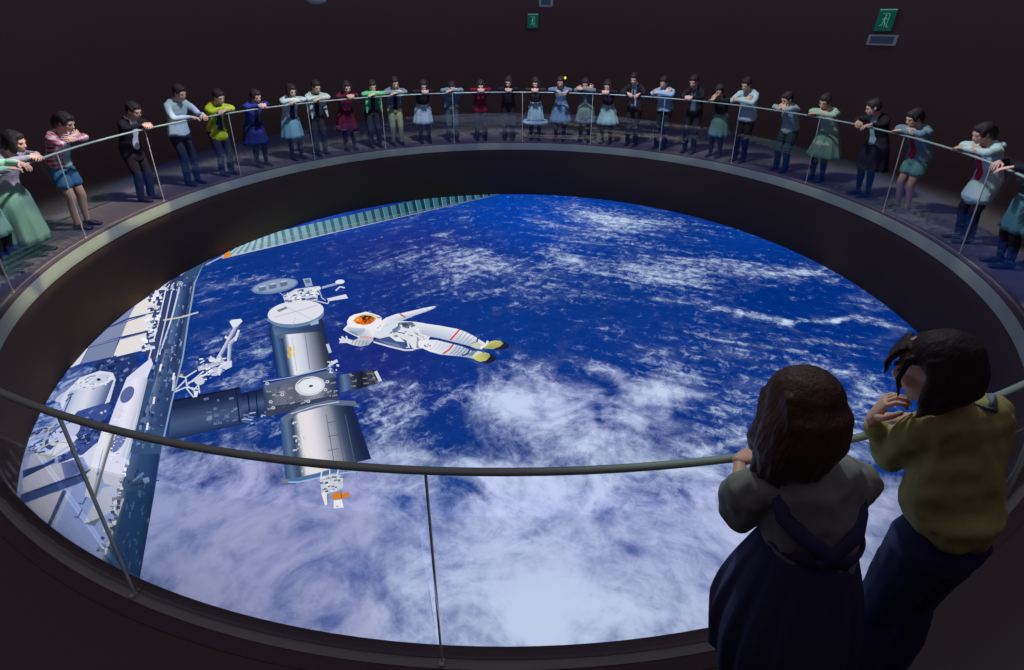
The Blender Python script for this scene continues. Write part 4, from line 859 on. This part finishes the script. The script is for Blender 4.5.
for i, (az, hz, lab, kw) in enumerate(V_):
    ex = kw.get('extra'); kw = dict(kw)
    if ex in ('glasses', 'tie', 'hem'): kw['extra'] = None
    t = person(az, hz, lab, seed=i+1, **kw)
    if ex == 'glasses':
        Rh = head_rot(.45, 0); HCp = Vector((0, .44-(5.5-RR), hz)); bm = bmesh.new()
        for s_ in (-1, 1):
            pts = [HCp+Rh @ Vector((s_*.032+.024*math.cos(a), .094, .002+.019*math.sin(a))) for a in [2*PI*j/12 for j in range(13)]]
            loft(bm, pts, [(.0025, .0025)]*13, 6, cap=False); loft(bm, [HCp+Rh @ Vector((s_*.056, .092, .004)), HCp+Rh @ Vector((s_*.078, .01, .0))], [(.0022, .0022)]*2, 6)
        loft(bm, [HCp+Rh @ Vector((-.009, .096, .004)), HCp+Rh @ Vector((.009, .096, .004))], [(.0022, .0022)]*2, 6)
        from_bm('glasses', bm, mat('dark_glasses_frame', (50, 44, 44), .3), t)
    if ex == 'tie':
        bm = bmesh.new(); S0 = Vector((0, .44-.235+.115, hz-.205)); loft(bm, [S0, S0+Vector((0, .005, -.12)), S0+Vector((0, -.04, -.28))], [(.014, .008), (.022, .007), (.026, .007)], 8); from_bm('tie', bm, mat('dark_tie', (40, 40, 60), .6), t)
    if ex == 'hem':
        bm = bmesh.new(); n = 48
        R1 = [bm.verts.new((.27*math.cos(2*PI*j/n), .02+.20*math.sin(2*PI*j/n), .44)) for j in range(n)]
        R2 = [bm.verts.new((.31*math.cos(2*PI*j/n), .02+.23*math.sin(2*PI*j/n), .38)) for j in range(n)]
        for j in range(n): bm.faces.new((R1[j], R1[(j+1) % n], R2[(j+1) % n], R2[j]))
        o = from_bm('skirt_hem', bm, c_('white_straight_skirt', (160, 194, 200)), t); md = o.modifiers.new('t', 'SOLIDIFY'); md.thickness = .008
# ------------------------------------------------------------------ the two people in the foreground
def near_person(label, base, P, hairm, hairstyle, pitch_, yaw_, vox=.007):
    t = empty('person', (base[0], base[1], 0)); tag(t, label, 'person')
    b = Vector((base[0], base[1], 0)); L_ = lambda k: Vector(P[k])-b
    Rh = head_rot(pitch_, yaw_); HC = L_('head'); S_ = {-1: L_('shL'), 1: L_('shR')}; HP = L_('hip'); SHc = (S_[-1]+S_[1])/2
    across = (S_[1]-S_[-1]).normalized(); WA = SHc.lerp(HP, .62)
    sk = SKIN(); bm = bmesh.new(); T = head_shape(bm, HC, Rh, 1.)
    loft(bm, [SHc+Vector((0, .01, -.02)), SHc.lerp(HC, .5), HC+Rh @ Vector((0, -.02, -.05))], [(.062, .055), (.048, .048), (.050, .052)], 14, ref=across)
    loft(bm, [SHc, SHc.lerp(WA, .4), WA, HP], [(.13, .072), (.125, .085), (.108, .078), (.135, .10)], 18, ref=across)
    for s_, k in ((-1, 'L'), (1, 'R')):
        el, wr, kn, an = L_('el'+k), L_('wr'+k), L_('kn'+k), L_('an'+k)
        loft(bm, [S_[s_]-across*s_*.02, S_[s_].lerp(el, .5), el], [(.043, .043), (.038, .038), (.031, .031)], 12)
        loft(bm, [el, el.lerp(wr, .45), wr], [(.032, .032), (.030, .029), (.019, .017)], 12)
        hp = HP+across*s_*.08+Vector((0, 0, -.03))
        loft(bm, [hp, hp.lerp(kn, .5), kn], [(.080, .080), (.066, .068), (.049, .051)], 14); loft(bm, [kn, kn.lerp(an, .35)+Vector((0, -.012, 0)), an], [(.048, .049), (.050, .052), (.030, .032)], 14)
    body = fuse('body', bm, sk, t, vox, 1)
    hb = bmesh.new()
    for s_, k in ((-1, 'L'), (1, 'R')): hand(hb, L_('wr'+k), P['hd'+k], P['pn'+k], P.get('curl'+k, .45), .95, s_ if k not in P.get('flip', '') else -s_)
    bmesh.ops.recalc_face_normals(hb, faces=hb.faces); mh = bpy.data.meshes.new('h'); hb.to_mesh(mh); hb.free()
    bm = bmesh.new(); bm.from_mesh(body.data); bm.from_mesh(mh); bm.to_mesh(body.data); bm.free(); bpy.data.meshes.remove(mh)
    for p_ in body.data.polygons: p_.use_smooth = True
    for s_ in (-1, 1):
        bm = bmesh.new(); ellipsoid(bm, T(s_*.030, .0785, .004), (.0100, .005, .0042), Rh, 12, 8); from_bm('eye', bm, mat('dark_eyes', (34, 26, 26), .3), t)
        bm = bmesh.new(); ellipsoid(bm, T(s_*.031, .0840, .026), (.018, .005, .0040), Rh, 12, 8); from_bm('eyebrow', bm, hairm, t)
    bm = bmesh.new(); ellipsoid(bm, T(0, .0835, -.060), (.020, .006, .0048), Rh, 12, 8); from_bm('mouth', bm, mat('lips', (168, 96, 92), .5), t)
    # hair: cap plus many tapering locks
    bm = bmesh.new(); hair_shape(bm, T, Rh, 'short', 1.03 if hairstyle == 'long' else .93, fringe=False); r = random.Random(5 if hairstyle == 'long' else 9)
    sag = Vector((0, 0, -1))
    n = 46
    for i in range(n):
        a = math.radians(-100+200*i/(n-1)); lx, ly = math.sin(a), -math.cos(a)        # round the back from ear to ear
        Ln = (.205 if hairstyle == 'long' else .135)*(1+.08*r.uniform(-1, 1)); Ln *= (1.0-.10*math.cos(a))
        p0 = T(lx*.070, ly*.078-.018, .055); p1 = T(lx*(.094 if hairstyle == 'long' else .078), ly*(.102 if hairstyle == 'long' else .088)-.016, -.015); side = Rh @ Vector((lx, ly, 0))
        p2 = p1+(sag*.8+Rh @ Vector((0, 0, -.4))*.6).normalized()*Ln*.45+side*.010; p3 = p1+(sag+Rh @ Vector((0, 0, -.3))*.3).normalized()*Ln*.98-side*(.006 if hairstyle == 'long' else .032)+Vector((r.uniform(-.006, .006), r.uniform(-.006, .006), 0))
        loft(bm, [p0, p1, p2, p3], [(.015, .012), (.017, .013), (.015, .011), (.006, .004)], 7)
    if hairstyle == 'long':
        for i in range(12):       # the side curtain swings forward of the shoulder as the head bends
            p0 = T(-.056-.002*i, .050-.011*i, .058); p1 = T(-.084, .044-.011*i, -.02); e_ = Vector((.715+.0075*i, -5.585-.006*i, 1.345-.003*i))-b
            loft(bm, [p0, p1, p1.lerp(e_, .5)+Vector((-.012, 0, 0)), e_], [(.014, .012), (.016, .012), (.014, .010), (.005, .004)], 7)
    if hairstyle == 'bob':
        for i in range(9):
            x = -.056+.014*i; p0 = T(x, .058, .085); p1 = T(x*1.15, .100, .045); p2 = T(x*1.25, .108+.006*(i % 2), -.002-.010*(i % 3)); loft(bm, [p0, p1, p2], [(.012, .010), (.010, .007), (.003, .002)], 7)
        p0 = T(-.070, .045, .06); loft(bm, [p0, T(-.088, .07, .0), T(-.082, .078, -.07)], [(.014, .010), (.012, .008), (.003, .002)], 7)
    h = fuse('hair', bm, hairm, t, .0055, 5, .0030, 34, 3)
    for k in ('L', 'R'):
        a_ = L_('an'+k); bm = bmesh.new(); loft(bm, [a_+Vector((0, -.045, -.035)), a_+Vector((0, .03, -.037)), a_+Vector((0, .12, -.048)), a_+Vector((0, .165, -.052))], [(.032, .035), (.036, .036), (.042, .025), (.034, .018)], 14); from_bm('shoe', bm, mat('black_leather', (40, 36, 38), .5), t)
    return t, L_, T, Rh, S_, SHc, WA, HP, across

# --- left one: blouse and pinafore skirt
A = dict(head=(.785, -5.620, 1.520), shL=(.705, -5.680, 1.300), shR=(1.020, -5.655, 1.290), hip=(.94, -5.765, .93), elL=(.745, -5.60, 1.085), wrL=(.80, -5.43, 1.13), elR=(1.09, -5.53, 1.095), wrR=(.98, -5.39, 1.13),
         knL=(.90, -5.79, .46), knR=(1.06, -5.77, .46), anL=(.90, -5.86, .075), anR=(1.07, -5.84, .075), hdL=(.85, .5, -.1), hdR=(-.9, .3, -.1), pnL=(0, -.3, -1), pnR=(0, -.3, -1))
t, L_, T, Rh, S_, SHc, WA, HP, ac = near_person('person with straight brown hair seen from behind, in a white blouse and navy pinafore skirt', (.97, -5.84), A, HAIRB(), 'long', .50, .20)
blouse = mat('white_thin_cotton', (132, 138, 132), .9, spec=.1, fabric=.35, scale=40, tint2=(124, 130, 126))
bm = bmesh.new()
loft(bm, [SHc+Vector((0, 0, .016)), SHc.lerp(WA, .4), WA, WA.lerp(HP, .25)], [(.150, .088), (.150, .102), (.128, .098), (.120, .092)], 24, ref=ac)
for s_, k in ((-1, 'L'), (1, 'R')):
    el = L_('el'+k); wr = L_('wr'+k); sh = S_[s_]
    mid = sh.lerp(el, .5)
    loft(bm, [sh-ac*s_*.03, sh.lerp(el, .2)+ac*s_*.006, mid+ac*s_*.010, sh.lerp(el, .85)+ac*s_*.010+Vector((0, -.01, -.012))], [(.056, .060), (.064, .066), (.068, .070), (.058, .058)], 16)
    loft(bm, [el+Vector((0, -.005, 0)), el.lerp(wr, .3), el.lerp(wr, .55)], [(.058, .056), (.046, .044), (.034, .032)], 14)
fuse('blouse', bm, blouse, t, .0075, 2, .012, 14, 4)
pin = mat('navy_cotton', (60, 64, 100), .85, spec=.15, fabric=.5, scale=40)
bm = bmesh.new(); seg = 132; rings = []
c0 = SHc.lerp(HP, .47); c1 = Vector((HP.x-.005, HP.y+.005, .53))
for j in range(15):
    q = j/14; c = c0.lerp(c1, q); fl = math.sin(min(1, q*1.25)*PI/2)
    rx = .124+.104*fl-.020*max(0, q-.7)*3; ry = .102+.100*fl
    ring = []
    for i in range(seg):
        a_ = 2*PI*i/seg; w = 1+(.050*math.sin(a_*15+1)+.022*math.sin(a_*27+2))*min(1, q*1.4)+.02*math.sin(a_*3+q*2)*q
        ring.append(bm.verts.new((c.x+rx*w*math.cos(a_), c.y+ry*w*math.sin(a_), c.z)))
    rings.append(ring)
for X_, Y_ in zip(rings, rings[1:]):
    for i in range(seg): bm.faces.new((X_[i], X_[(i+1) % seg], Y_[(i+1) % seg], Y_[i]))
bmesh.ops.recalc_face_normals(bm, faces=bm.faces); o = from_bm('skirt', bm, pin, t); md = o.modifiers.new('t', 'SOLIDIFY'); md.thickness = .006
bm = bmesh.new(); wb = [c0+Vector((.133*math.cos(a), .108*math.sin(a), .012)) for a in [2*PI*i/40 for i in range(41)]]; loft(bm, wb, [(.022, .006)]*41, 8, ref=Vector((0, 0, 1)), cap=False); from_bm('waistband', bm, pin, t)
for s_ in (-1, 1):      # straps crossing on the back
    bm = bmesh.new(); back = Vector((0, -1, 0))
    pts = [c0+ac*(-s_*.045)+back*.112+Vector((0, 0, .02)), c0.lerp(SHc, .28)+ac*(s_*.005)+back*.119, c0.lerp(SHc, .62)+ac*(s_*.075)+back*.113, SHc+ac*(s_*.112)+back*.088+Vector((0, 0, -.03)), SHc+ac*(s_*.118)+back*.02+Vector((0, 0, .036)), SHc+ac*(s_*.105)+back*-.07+Vector((0, 0, .0)), c0.lerp(SHc, .4)+ac*(s_*.06)+back*-.125, c0+ac*(s_*.05)+back*-.112]
    loft(bm, pts, [(.023, .006)]*8, 8, ref=ac); from_bm('strap', bm, pin, t)

# --- right one: pale yellow cardigan, chin on hand
B_ = dict(head=(1.262, -5.455, 1.540), shL=(1.305, -5.50, 1.355), shR=(1.570, -5.425, 1.345), hip=(1.48, -5.58, .92), elL=(1.345, -5.375, 1.125), wrL=(1.215, -5.395, 1.290), elR=(1.70, -5.27, 1.13), wrR=(1.49, -5.25, 1.16),
          knL=(1.44, -5.58, .46), knR=(1.62, -5.53, .46), anL=(1.44, -5.66, .075), anR=(1.65, -5.60, .075), hdL=(.12, -.05, 1), hdR=(-1, .1, -.1), pnL=(.9, -.5, -.2), pnR=(0, -.3, -1), curlL=.95, flip='')
t, L_, T, Rh, S_, SHc, WA, HP, ac = near_person('person with black bob in a loose pale yellow cardigan, chin resting on hand', (1.53, -5.64), B_, HAIRM(), 'bob', .42, .80)
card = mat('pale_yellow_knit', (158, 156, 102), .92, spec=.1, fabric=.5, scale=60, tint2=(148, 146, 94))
bm = bmesh.new(); hm = Vector((HP.x, HP.y, 1.0))
loft(bm, [SHc+Vector((0, 0, .016)), SHc.lerp(WA, .4), WA+Vector((0, 0, 0)), hm+Vector((0, 0, .03)), hm], [(.142, .086), (.146, .100), (.152, .108), (.162, .118), (.150, .110)], 24, ref=ac)
for s_, k in ((-1, 'L'), (1, 'R')):
    el = L_('el'+k); wr = L_('wr'+k); sh = S_[s_]
    loft(bm, [sh-ac*s_*.035, sh.lerp(el, .3)+Vector((0, -.008, 0)), sh.lerp(el, .7)+Vector((0, -.015, -.01)), el+Vector((0, -.012, -.012))], [(.060, .064), (.064, .066), (.066, .064), (.056, .054)], 16)
    loft(bm, [el+Vector((0, -.01, -.005)), el.lerp(wr, .4), el.lerp(wr, .80)], [(.056, .054), (.050, .047), (.036, .033)], 14)
fuse('cardigan', bm, card, t, .0075, 2, .018, 12, 8)
bm = bmesh.new(); loft(bm, [SHc+ac*-.062+Vector((0, .0, .078)), SHc+Vector((0, -.056, .082)), SHc+ac*.062+Vector((0, .0, .078))], [(.012, .010)]*3, 8); from_bm('collar', bm, mat('grey_blue_collar', (120, 140, 150), .8), t)
jean = mat('dark_indigo_denim', (54, 56, 96), .85, spec=.15, fabric=.4, scale=90)
bm = bmesh.new(); loft(bm, [HP.lerp(WA, .35), HP, HP+Vector((0, .01, -.06))], [(.130, .098), (.152, .116), (.155, .114)], 20, ref=ac)
for s_, k in ((-1, 'L'), (1, 'R')):
    kn = L_('kn'+k); an = L_('an'+k); hp = HP+ac*s_*.080+Vector((0, 0, -.03)); loft(bm, [hp, hp.lerp(kn, .5), kn, kn.lerp(an, .35)+Vector((0, -.012, 0)), an], [(.094, .096), (.084, .086), (.070, .072), (.066, .068), (.052, .056)], 14)
fuse('jeans', bm, jean, t, .009, 1, .007, 12, 5)
# ------------------------------------------------------------------ signs and fixtures on the far wall
def wall_frame(az, z, r=8.18):
    a = math.radians(az); u = Vector((math.sin(a), math.cos(a), 0)); return u*r+Vector((0, 0, z)), math.atan2(u.x*-1, u.y)   # +Y outward
def ray_az(px_, py_, R):
    d = (px_-512)/FPX*CR-(py_-335)/FPX*CU+CF
    a = d[0]**2+d[1]**2; b = 2*(CAM[0]*d[0]+CAM[1]*d[1]); c = CAM[0]**2+CAM[1]**2-R*R
    t = (-b+(b*b-4*a*c)**.5)/2/a; p = CAM+d*t; return math.degrees(math.atan2(p[0], p[1])), p[2]
green = emis('exit_green', (12, 62, 54)); pale = emis('exit_pale', (74, 126, 116)); paleb = emis('exit_pale_edge', (110, 140, 140), .8)
def slab(bm, x0, z0, x1, z1, y0, y1):
    add_box(bm, ((x0+x1)/2, (y0+y1)/2, (z0+z1)/2), (abs(x1-x0), abs(y1-y0), abs(z1-z0)))
def exit_sign(px_, py_, w, h, label):
    az, z = ray_az(px_, py_, 8.15); loc, rz = wall_frame(az, z); t = empty('exit_sign', loc, rz); tag(t, label, 'exit sign')
    bm = bmesh.new(); slab(bm, -w/2-.012, -h/2-.012, w/2+.012, h/2+.012, -.05, .015); bevel_all(bm, .004, 1); from_bm('housing', bm, mat('white_sign_housing', (120, 136, 134), .6), t, False)
    bm = bmesh.new(); slab(bm, -w/2, -h/2, w/2, h/2, -.054, -.049); from_bm('green_panel', bm, green, t, False)
    bm = bmesh.new()
    slab(bm, -w/2, h/2-.018, w/2, h/2, -.058, -.054)
    q = w/2   # doorway outline with a running figure
    for (x0, z0, x1, z1) in ((.30, -.62, .36, .62), (-.46, .56, .36, .62), (.30, -.66, .62, -.60)): slab(bm, x0*q, z0*h/2, x1*q, z1*h/2, -.058, -.054)
    from_bm('doorway_symbol', bm, pale, t, False)
    bm = bmesh.new(); H = h/2
    def seg_(x0, z0, x1, z1, w_):
        a = Vector((x0*q, -.0575, z0*H)); b = Vector((x1*q, -.0575, z1*H)); loft(bm, [a, b], [(w_, .003), (w_, .003)], 8, ref=Vector((0, 0, 1)) if abs(x1-x0) > abs(z1-z0) else Vector((1, 0, 0)))
    ellipsoid(bm, (-.02*q, -.0575, .42*H), (.10*q, .003, .10*q), None, 12, 8)
    seg_(-.04, .28, -.10, -.10, .09*q); seg_(-.05, .22, .20, .08, .045*q); seg_(-.05, .22, -.34, .02, .045*q); seg_(-.10, -.12, .14, -.36, .055*q); seg_(.14, -.36, .06, -.62, .045*q); seg_(-.10, -.12, -.26, -.44, .055*q); seg_(-.26, -.44, -.48, -.52, .045*q)
    from_bm('running_figure', bm, pale, t, True)
exit_sign(533, 21, .26, .30, 'small square green exit sign on the dark far wall, straight ahead')
exit_sign(886, 20, .30, .34, 'green exit sign high on the right of the wall, above a framed plate')
az, z = ray_az(881.5, 40, 8.15); loc, rz = wall_frame(az, z); t = empty('wall_plate', loc, rz); tag(t, 'narrow dark plate with a grey frame below the right exit sign', 'sign')
bm = bmesh.new()
for (x0, z0, x1, z1) in ((-.25, -.085, .25, -.06), (-.25, .06, .25, .085), (-.25, -.085, -.215, .085), (.215, -.085, .25, .085)): slab(bm, x0, z0, x1, z1, -.04, .01)
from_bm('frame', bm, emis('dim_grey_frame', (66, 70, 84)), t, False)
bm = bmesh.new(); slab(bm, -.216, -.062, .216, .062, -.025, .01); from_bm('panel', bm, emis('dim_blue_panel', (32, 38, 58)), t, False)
def hanging(px_, py_, R, rad, label, square=False):
    az, z = ray_az(px_, py_, R); a = math.radians(az); loc = Vector((R*math.sin(a), R*math.cos(a), z)); t = empty('ceiling_speaker' if square else 'ceiling_lamp', loc, -a); tag(t, label, 'speaker' if square else 'lamp')
    hm = mat('speaker_grey', (226, 240, 244), .6); bm = bmesh.new()
    if square:
        add_box(bm, (0, 0, .13), (rad*2, rad*1.5, .26)); bevel_all(bm, .03, 3); from_bm('housing', bm, hm, t); bm = bmesh.new(); add_box(bm, (0, -rad*.76, .13), (rad*1.4, .01, .18)); bevel_all(bm, .004, 1); from_bm('grille', bm, mat('teal_grille', (90, 150, 160), .6), t)
    else:
        ellipsoid(bm, (0, 0, .08), (rad, rad, .09), None, 24, 12); from_bm('dome', bm, hm, t); bm = bmesh.new(); loft(bm, [(0, 0, .12), (0, 0, .2)], [(rad*.7, rad*.7)]*2, 20); from_bm('collar', bm, hm, t)
    bm = bmesh.new(); loft(bm, [(0, 0, .2), (0, 0, 4.4-z)], [(.015, .015)]*2, 8); from_bm('drop_rod', bm, mat('black_rod', (46, 42, 46), .8), t)
hanging(317, 4, 6.6, .20, 'rounded grey lamp hanging at the top edge of the picture, left')
hanging(546, 7, 7.2, .16, 'boxy grey speaker hanging at the top edge above the middle exit sign', True)
# small indicator lights
az, z = ray_az(565, 78, 8.12); loc, rz = wall_frame(az, z, 8.17); t = empty('indicator_light', loc, rz); tag(t, 'tiny yellow indicator light low on the far wall', 'light')
bm = bmesh.new(); slab(bm, -.05, -.05, .05, .05, -.01, .02); bevel_all(bm, .005, 1); from_bm('backplate', bm, mat('black_plate', (50, 46, 50)), t, False)
bm = bmesh.new(); ellipsoid(bm, (0, -.015, 0), (.034, .02, .034), None, 14, 8); from_bm('lens', bm, emis('yellow_led', (226, 214, 60), 1.4), t)
# ------------------------------------------------------------------ light: an unseen ring-masked fill, added overhead to brighten the audience
def ring_fill(name, loc, power, col):
    l = bpy.data.lights.new(name, 'POINT'); l.energy = power; l.color = col; l.shadow_soft_size = .35; l.use_nodes = True
    nt = l.node_tree; nt.nodes.clear(); N = nt.nodes.new; Lk = nt.links.new
    out = N('ShaderNodeOutputLight'); em = N('ShaderNodeEmission'); tc = N('ShaderNodeTexCoord'); sx = N('ShaderNodeSeparateXYZ')
    Lk(tc.outputs['Normal'], sx.inputs[0])
    def mr(v, a, b, c=0., d=1.):
        n = N('ShaderNodeMapRange'); n.interpolation_type = 'SMOOTHSTEP'; n.inputs['From Min'].default_value = a; n.inputs['From Max'].default_value = b
        n.inputs['To Min'].default_value = c; n.inputs['To Max'].default_value = d; Lk(v, n.inputs['Value']); return n.outputs[0]
    def mul(a, b):
        n = N('ShaderNodeMath'); n.operation = 'MULTIPLY'; Lk(a, n.inputs[0]); Lk(b, n.inputs[1]); return n.outputs[0]
    dn = N('ShaderNodeMath'); dn.operation = 'MULTIPLY'; dn.inputs[1].default_value = -1; Lk(sx.outputs['Z'], dn.inputs[0]); d = dn.outputs[0]
    up = mr(d, .692, .715); low = mr(d, .726, .752, 1., .03); end = mr(d, .80, .86, 1., 0.)
    far = mr(sx.outputs['Y'], -.35, -.12, 0., 1.)
    near = mul(mr(sx.outputs['X'], .02, .09), mr(sx.outputs['Y'], -.5, -.6, 0., .55))
    both = N('ShaderNodeMath'); both.operation = 'ADD'; Lk(far, both.inputs[0]); Lk(near, both.inputs[1])
    Lk(mul(mul(up, low), mul(end, both.outputs[0])), em.inputs[1]); Lk(em.outputs[0], out.inputs[0])
    o = bpy.data.objects.new(name, l); COL.objects.link(o); o.location = loc; return o
ring_fill('audience_fill', (0, 0, 7.0), 3500, (.84, .96, 1.))

# ------------------------------------------------------------------ the film projector overshoots the opening and its picture spills on the carpet behind the glass
l = bpy.data.lights.new('film_projector', 'POINT'); l.energy = 4300; l.shadow_soft_size = .05; l.use_nodes = True
nt = l.node_tree; nt.nodes.clear(); N = nt.nodes.new; Lk = nt.links.new
def M(op, a, b=None, c=None):
    n = N('ShaderNodeMath'); n.operation = op
    for i, v in enumerate((a, b, c)):
        if isinstance(v, (int, float)): n.inputs[i].default_value = v
        elif v is not None: Lk(v, n.inputs[i])
    return n.outputs[0]
def R(v, a, b, c=0., d=1.):
    n = N('ShaderNodeMapRange'); n.interpolation_type = 'SMOOTHSTEP'; n.inputs['From Min'].default_value = a; n.inputs['From Max'].default_value = b
    n.inputs['To Min'].default_value = c; n.inputs['To Max'].default_value = d; Lk(v, n.inputs['Value']); return n.outputs[0]
def C(v): 
    n = N('ShaderNodeRGB'); n.outputs[0].default_value = (*v, 1); return n.outputs[0]
def X(f, a, b):
    n = N('ShaderNodeMix'); n.data_type = 'RGBA'; Lk(f, n.inputs['Factor']); Lk(a, n.inputs['A']); Lk(b, n.inputs['B']); return n.outputs['Result']
out = N('ShaderNodeOutputLight'); em = N('ShaderNodeEmission'); tc = N('ShaderNodeTexCoord'); sx = N('ShaderNodeSeparateXYZ'); Lk(tc.outputs['Normal'], sx.inputs[0])
dz = M('MAXIMUM', M('MULTIPLY', sx.outputs['Z'], -1.), .05)
px_ = M('DIVIDE', M('MULTIPLY', sx.outputs['X'], 7.), dz); py_ = M('DIVIDE', M('MULTIPLY', sx.outputs['Y'], 7.), dz)
cb = N('ShaderNodeCombineXYZ'); Lk(px_, cb.inputs[0]); Lk(py_, cb.inputs[1])
rr = M('SQRT', M('ADD', M('MULTIPLY', px_, px_), M('MULTIPLY', py_, py_)))
az_ = M('ARCTAN2', px_, py_)
ns = N('ShaderNodeTexNoise'); ns.inputs['Scale'].default_value = 1.3; ns.inputs['Detail'].default_value = 5; Lk(cb.outputs[0], ns.inputs['Vector'])
sky = X(R(ns.outputs['Fac'], .45, .65), C((.14, .15, .36)), C((.42, .42, .56)))
ck = N('ShaderNodeTexChecker'); ck.inputs['Scale'].default_value = .85; mp = N('ShaderNodeMapping'); mp.inputs['Rotation'].default_value = (0, 0, .45); mp.inputs['Location'].default_value = (.3, .2, .5)
Lk(cb.outputs[0], mp.inputs[0]); Lk(mp.outputs[0], ck.inputs['Vector']); ck.inputs['Color1'].default_value = (.95, .82, .78, 1); ck.inputs['Color2'].default_value = (.34, .32, .46, 1)
strp = X(R(M('SINE', M('MULTIPLY', az_, 110.)), -.4, .4), C((.20, .24, .34)), C((.40, .44, .48)))
col = X(R(az_, -1.30, -1.20), ck.outputs['Color'], sky)
wing = M('MULTIPLY', M('MULTIPLY', R(az_, -1.12, -1.05), R(az_, -.42, -.30, 1., 0.)), R(rr, 6.0, 6.08))
col = X(wing, col, strp)
# outer border of the projected rectangle and the rim of the opening
outer = M('MULTIPLY', R(M('ADD', px_, M('MULTIPLY', py_, .35)), 5.9, 6.1, 1., 0.), R(rr, 6.55, 6.85, 1., 0.))
mask = M('MULTIPLY', M('MULTIPLY', M('MULTIPLY', R(rr, 5.34, 5.40), M('MAXIMUM', R(az_, -1.35, -.7, .85, .26), R(rr, 5.50, 5.54))), outer), M('MULTIPLY', R(py_, -2.6, -1.6), 1.))
Lk(col, em.inputs[0]); Lk(mask, em.inputs[1]); Lk(em.outputs[0], out.inputs[0])
o = bpy.data.objects.new('film_projector', l); COL.objects.link(o); o.location = (0, 0, 7.0)
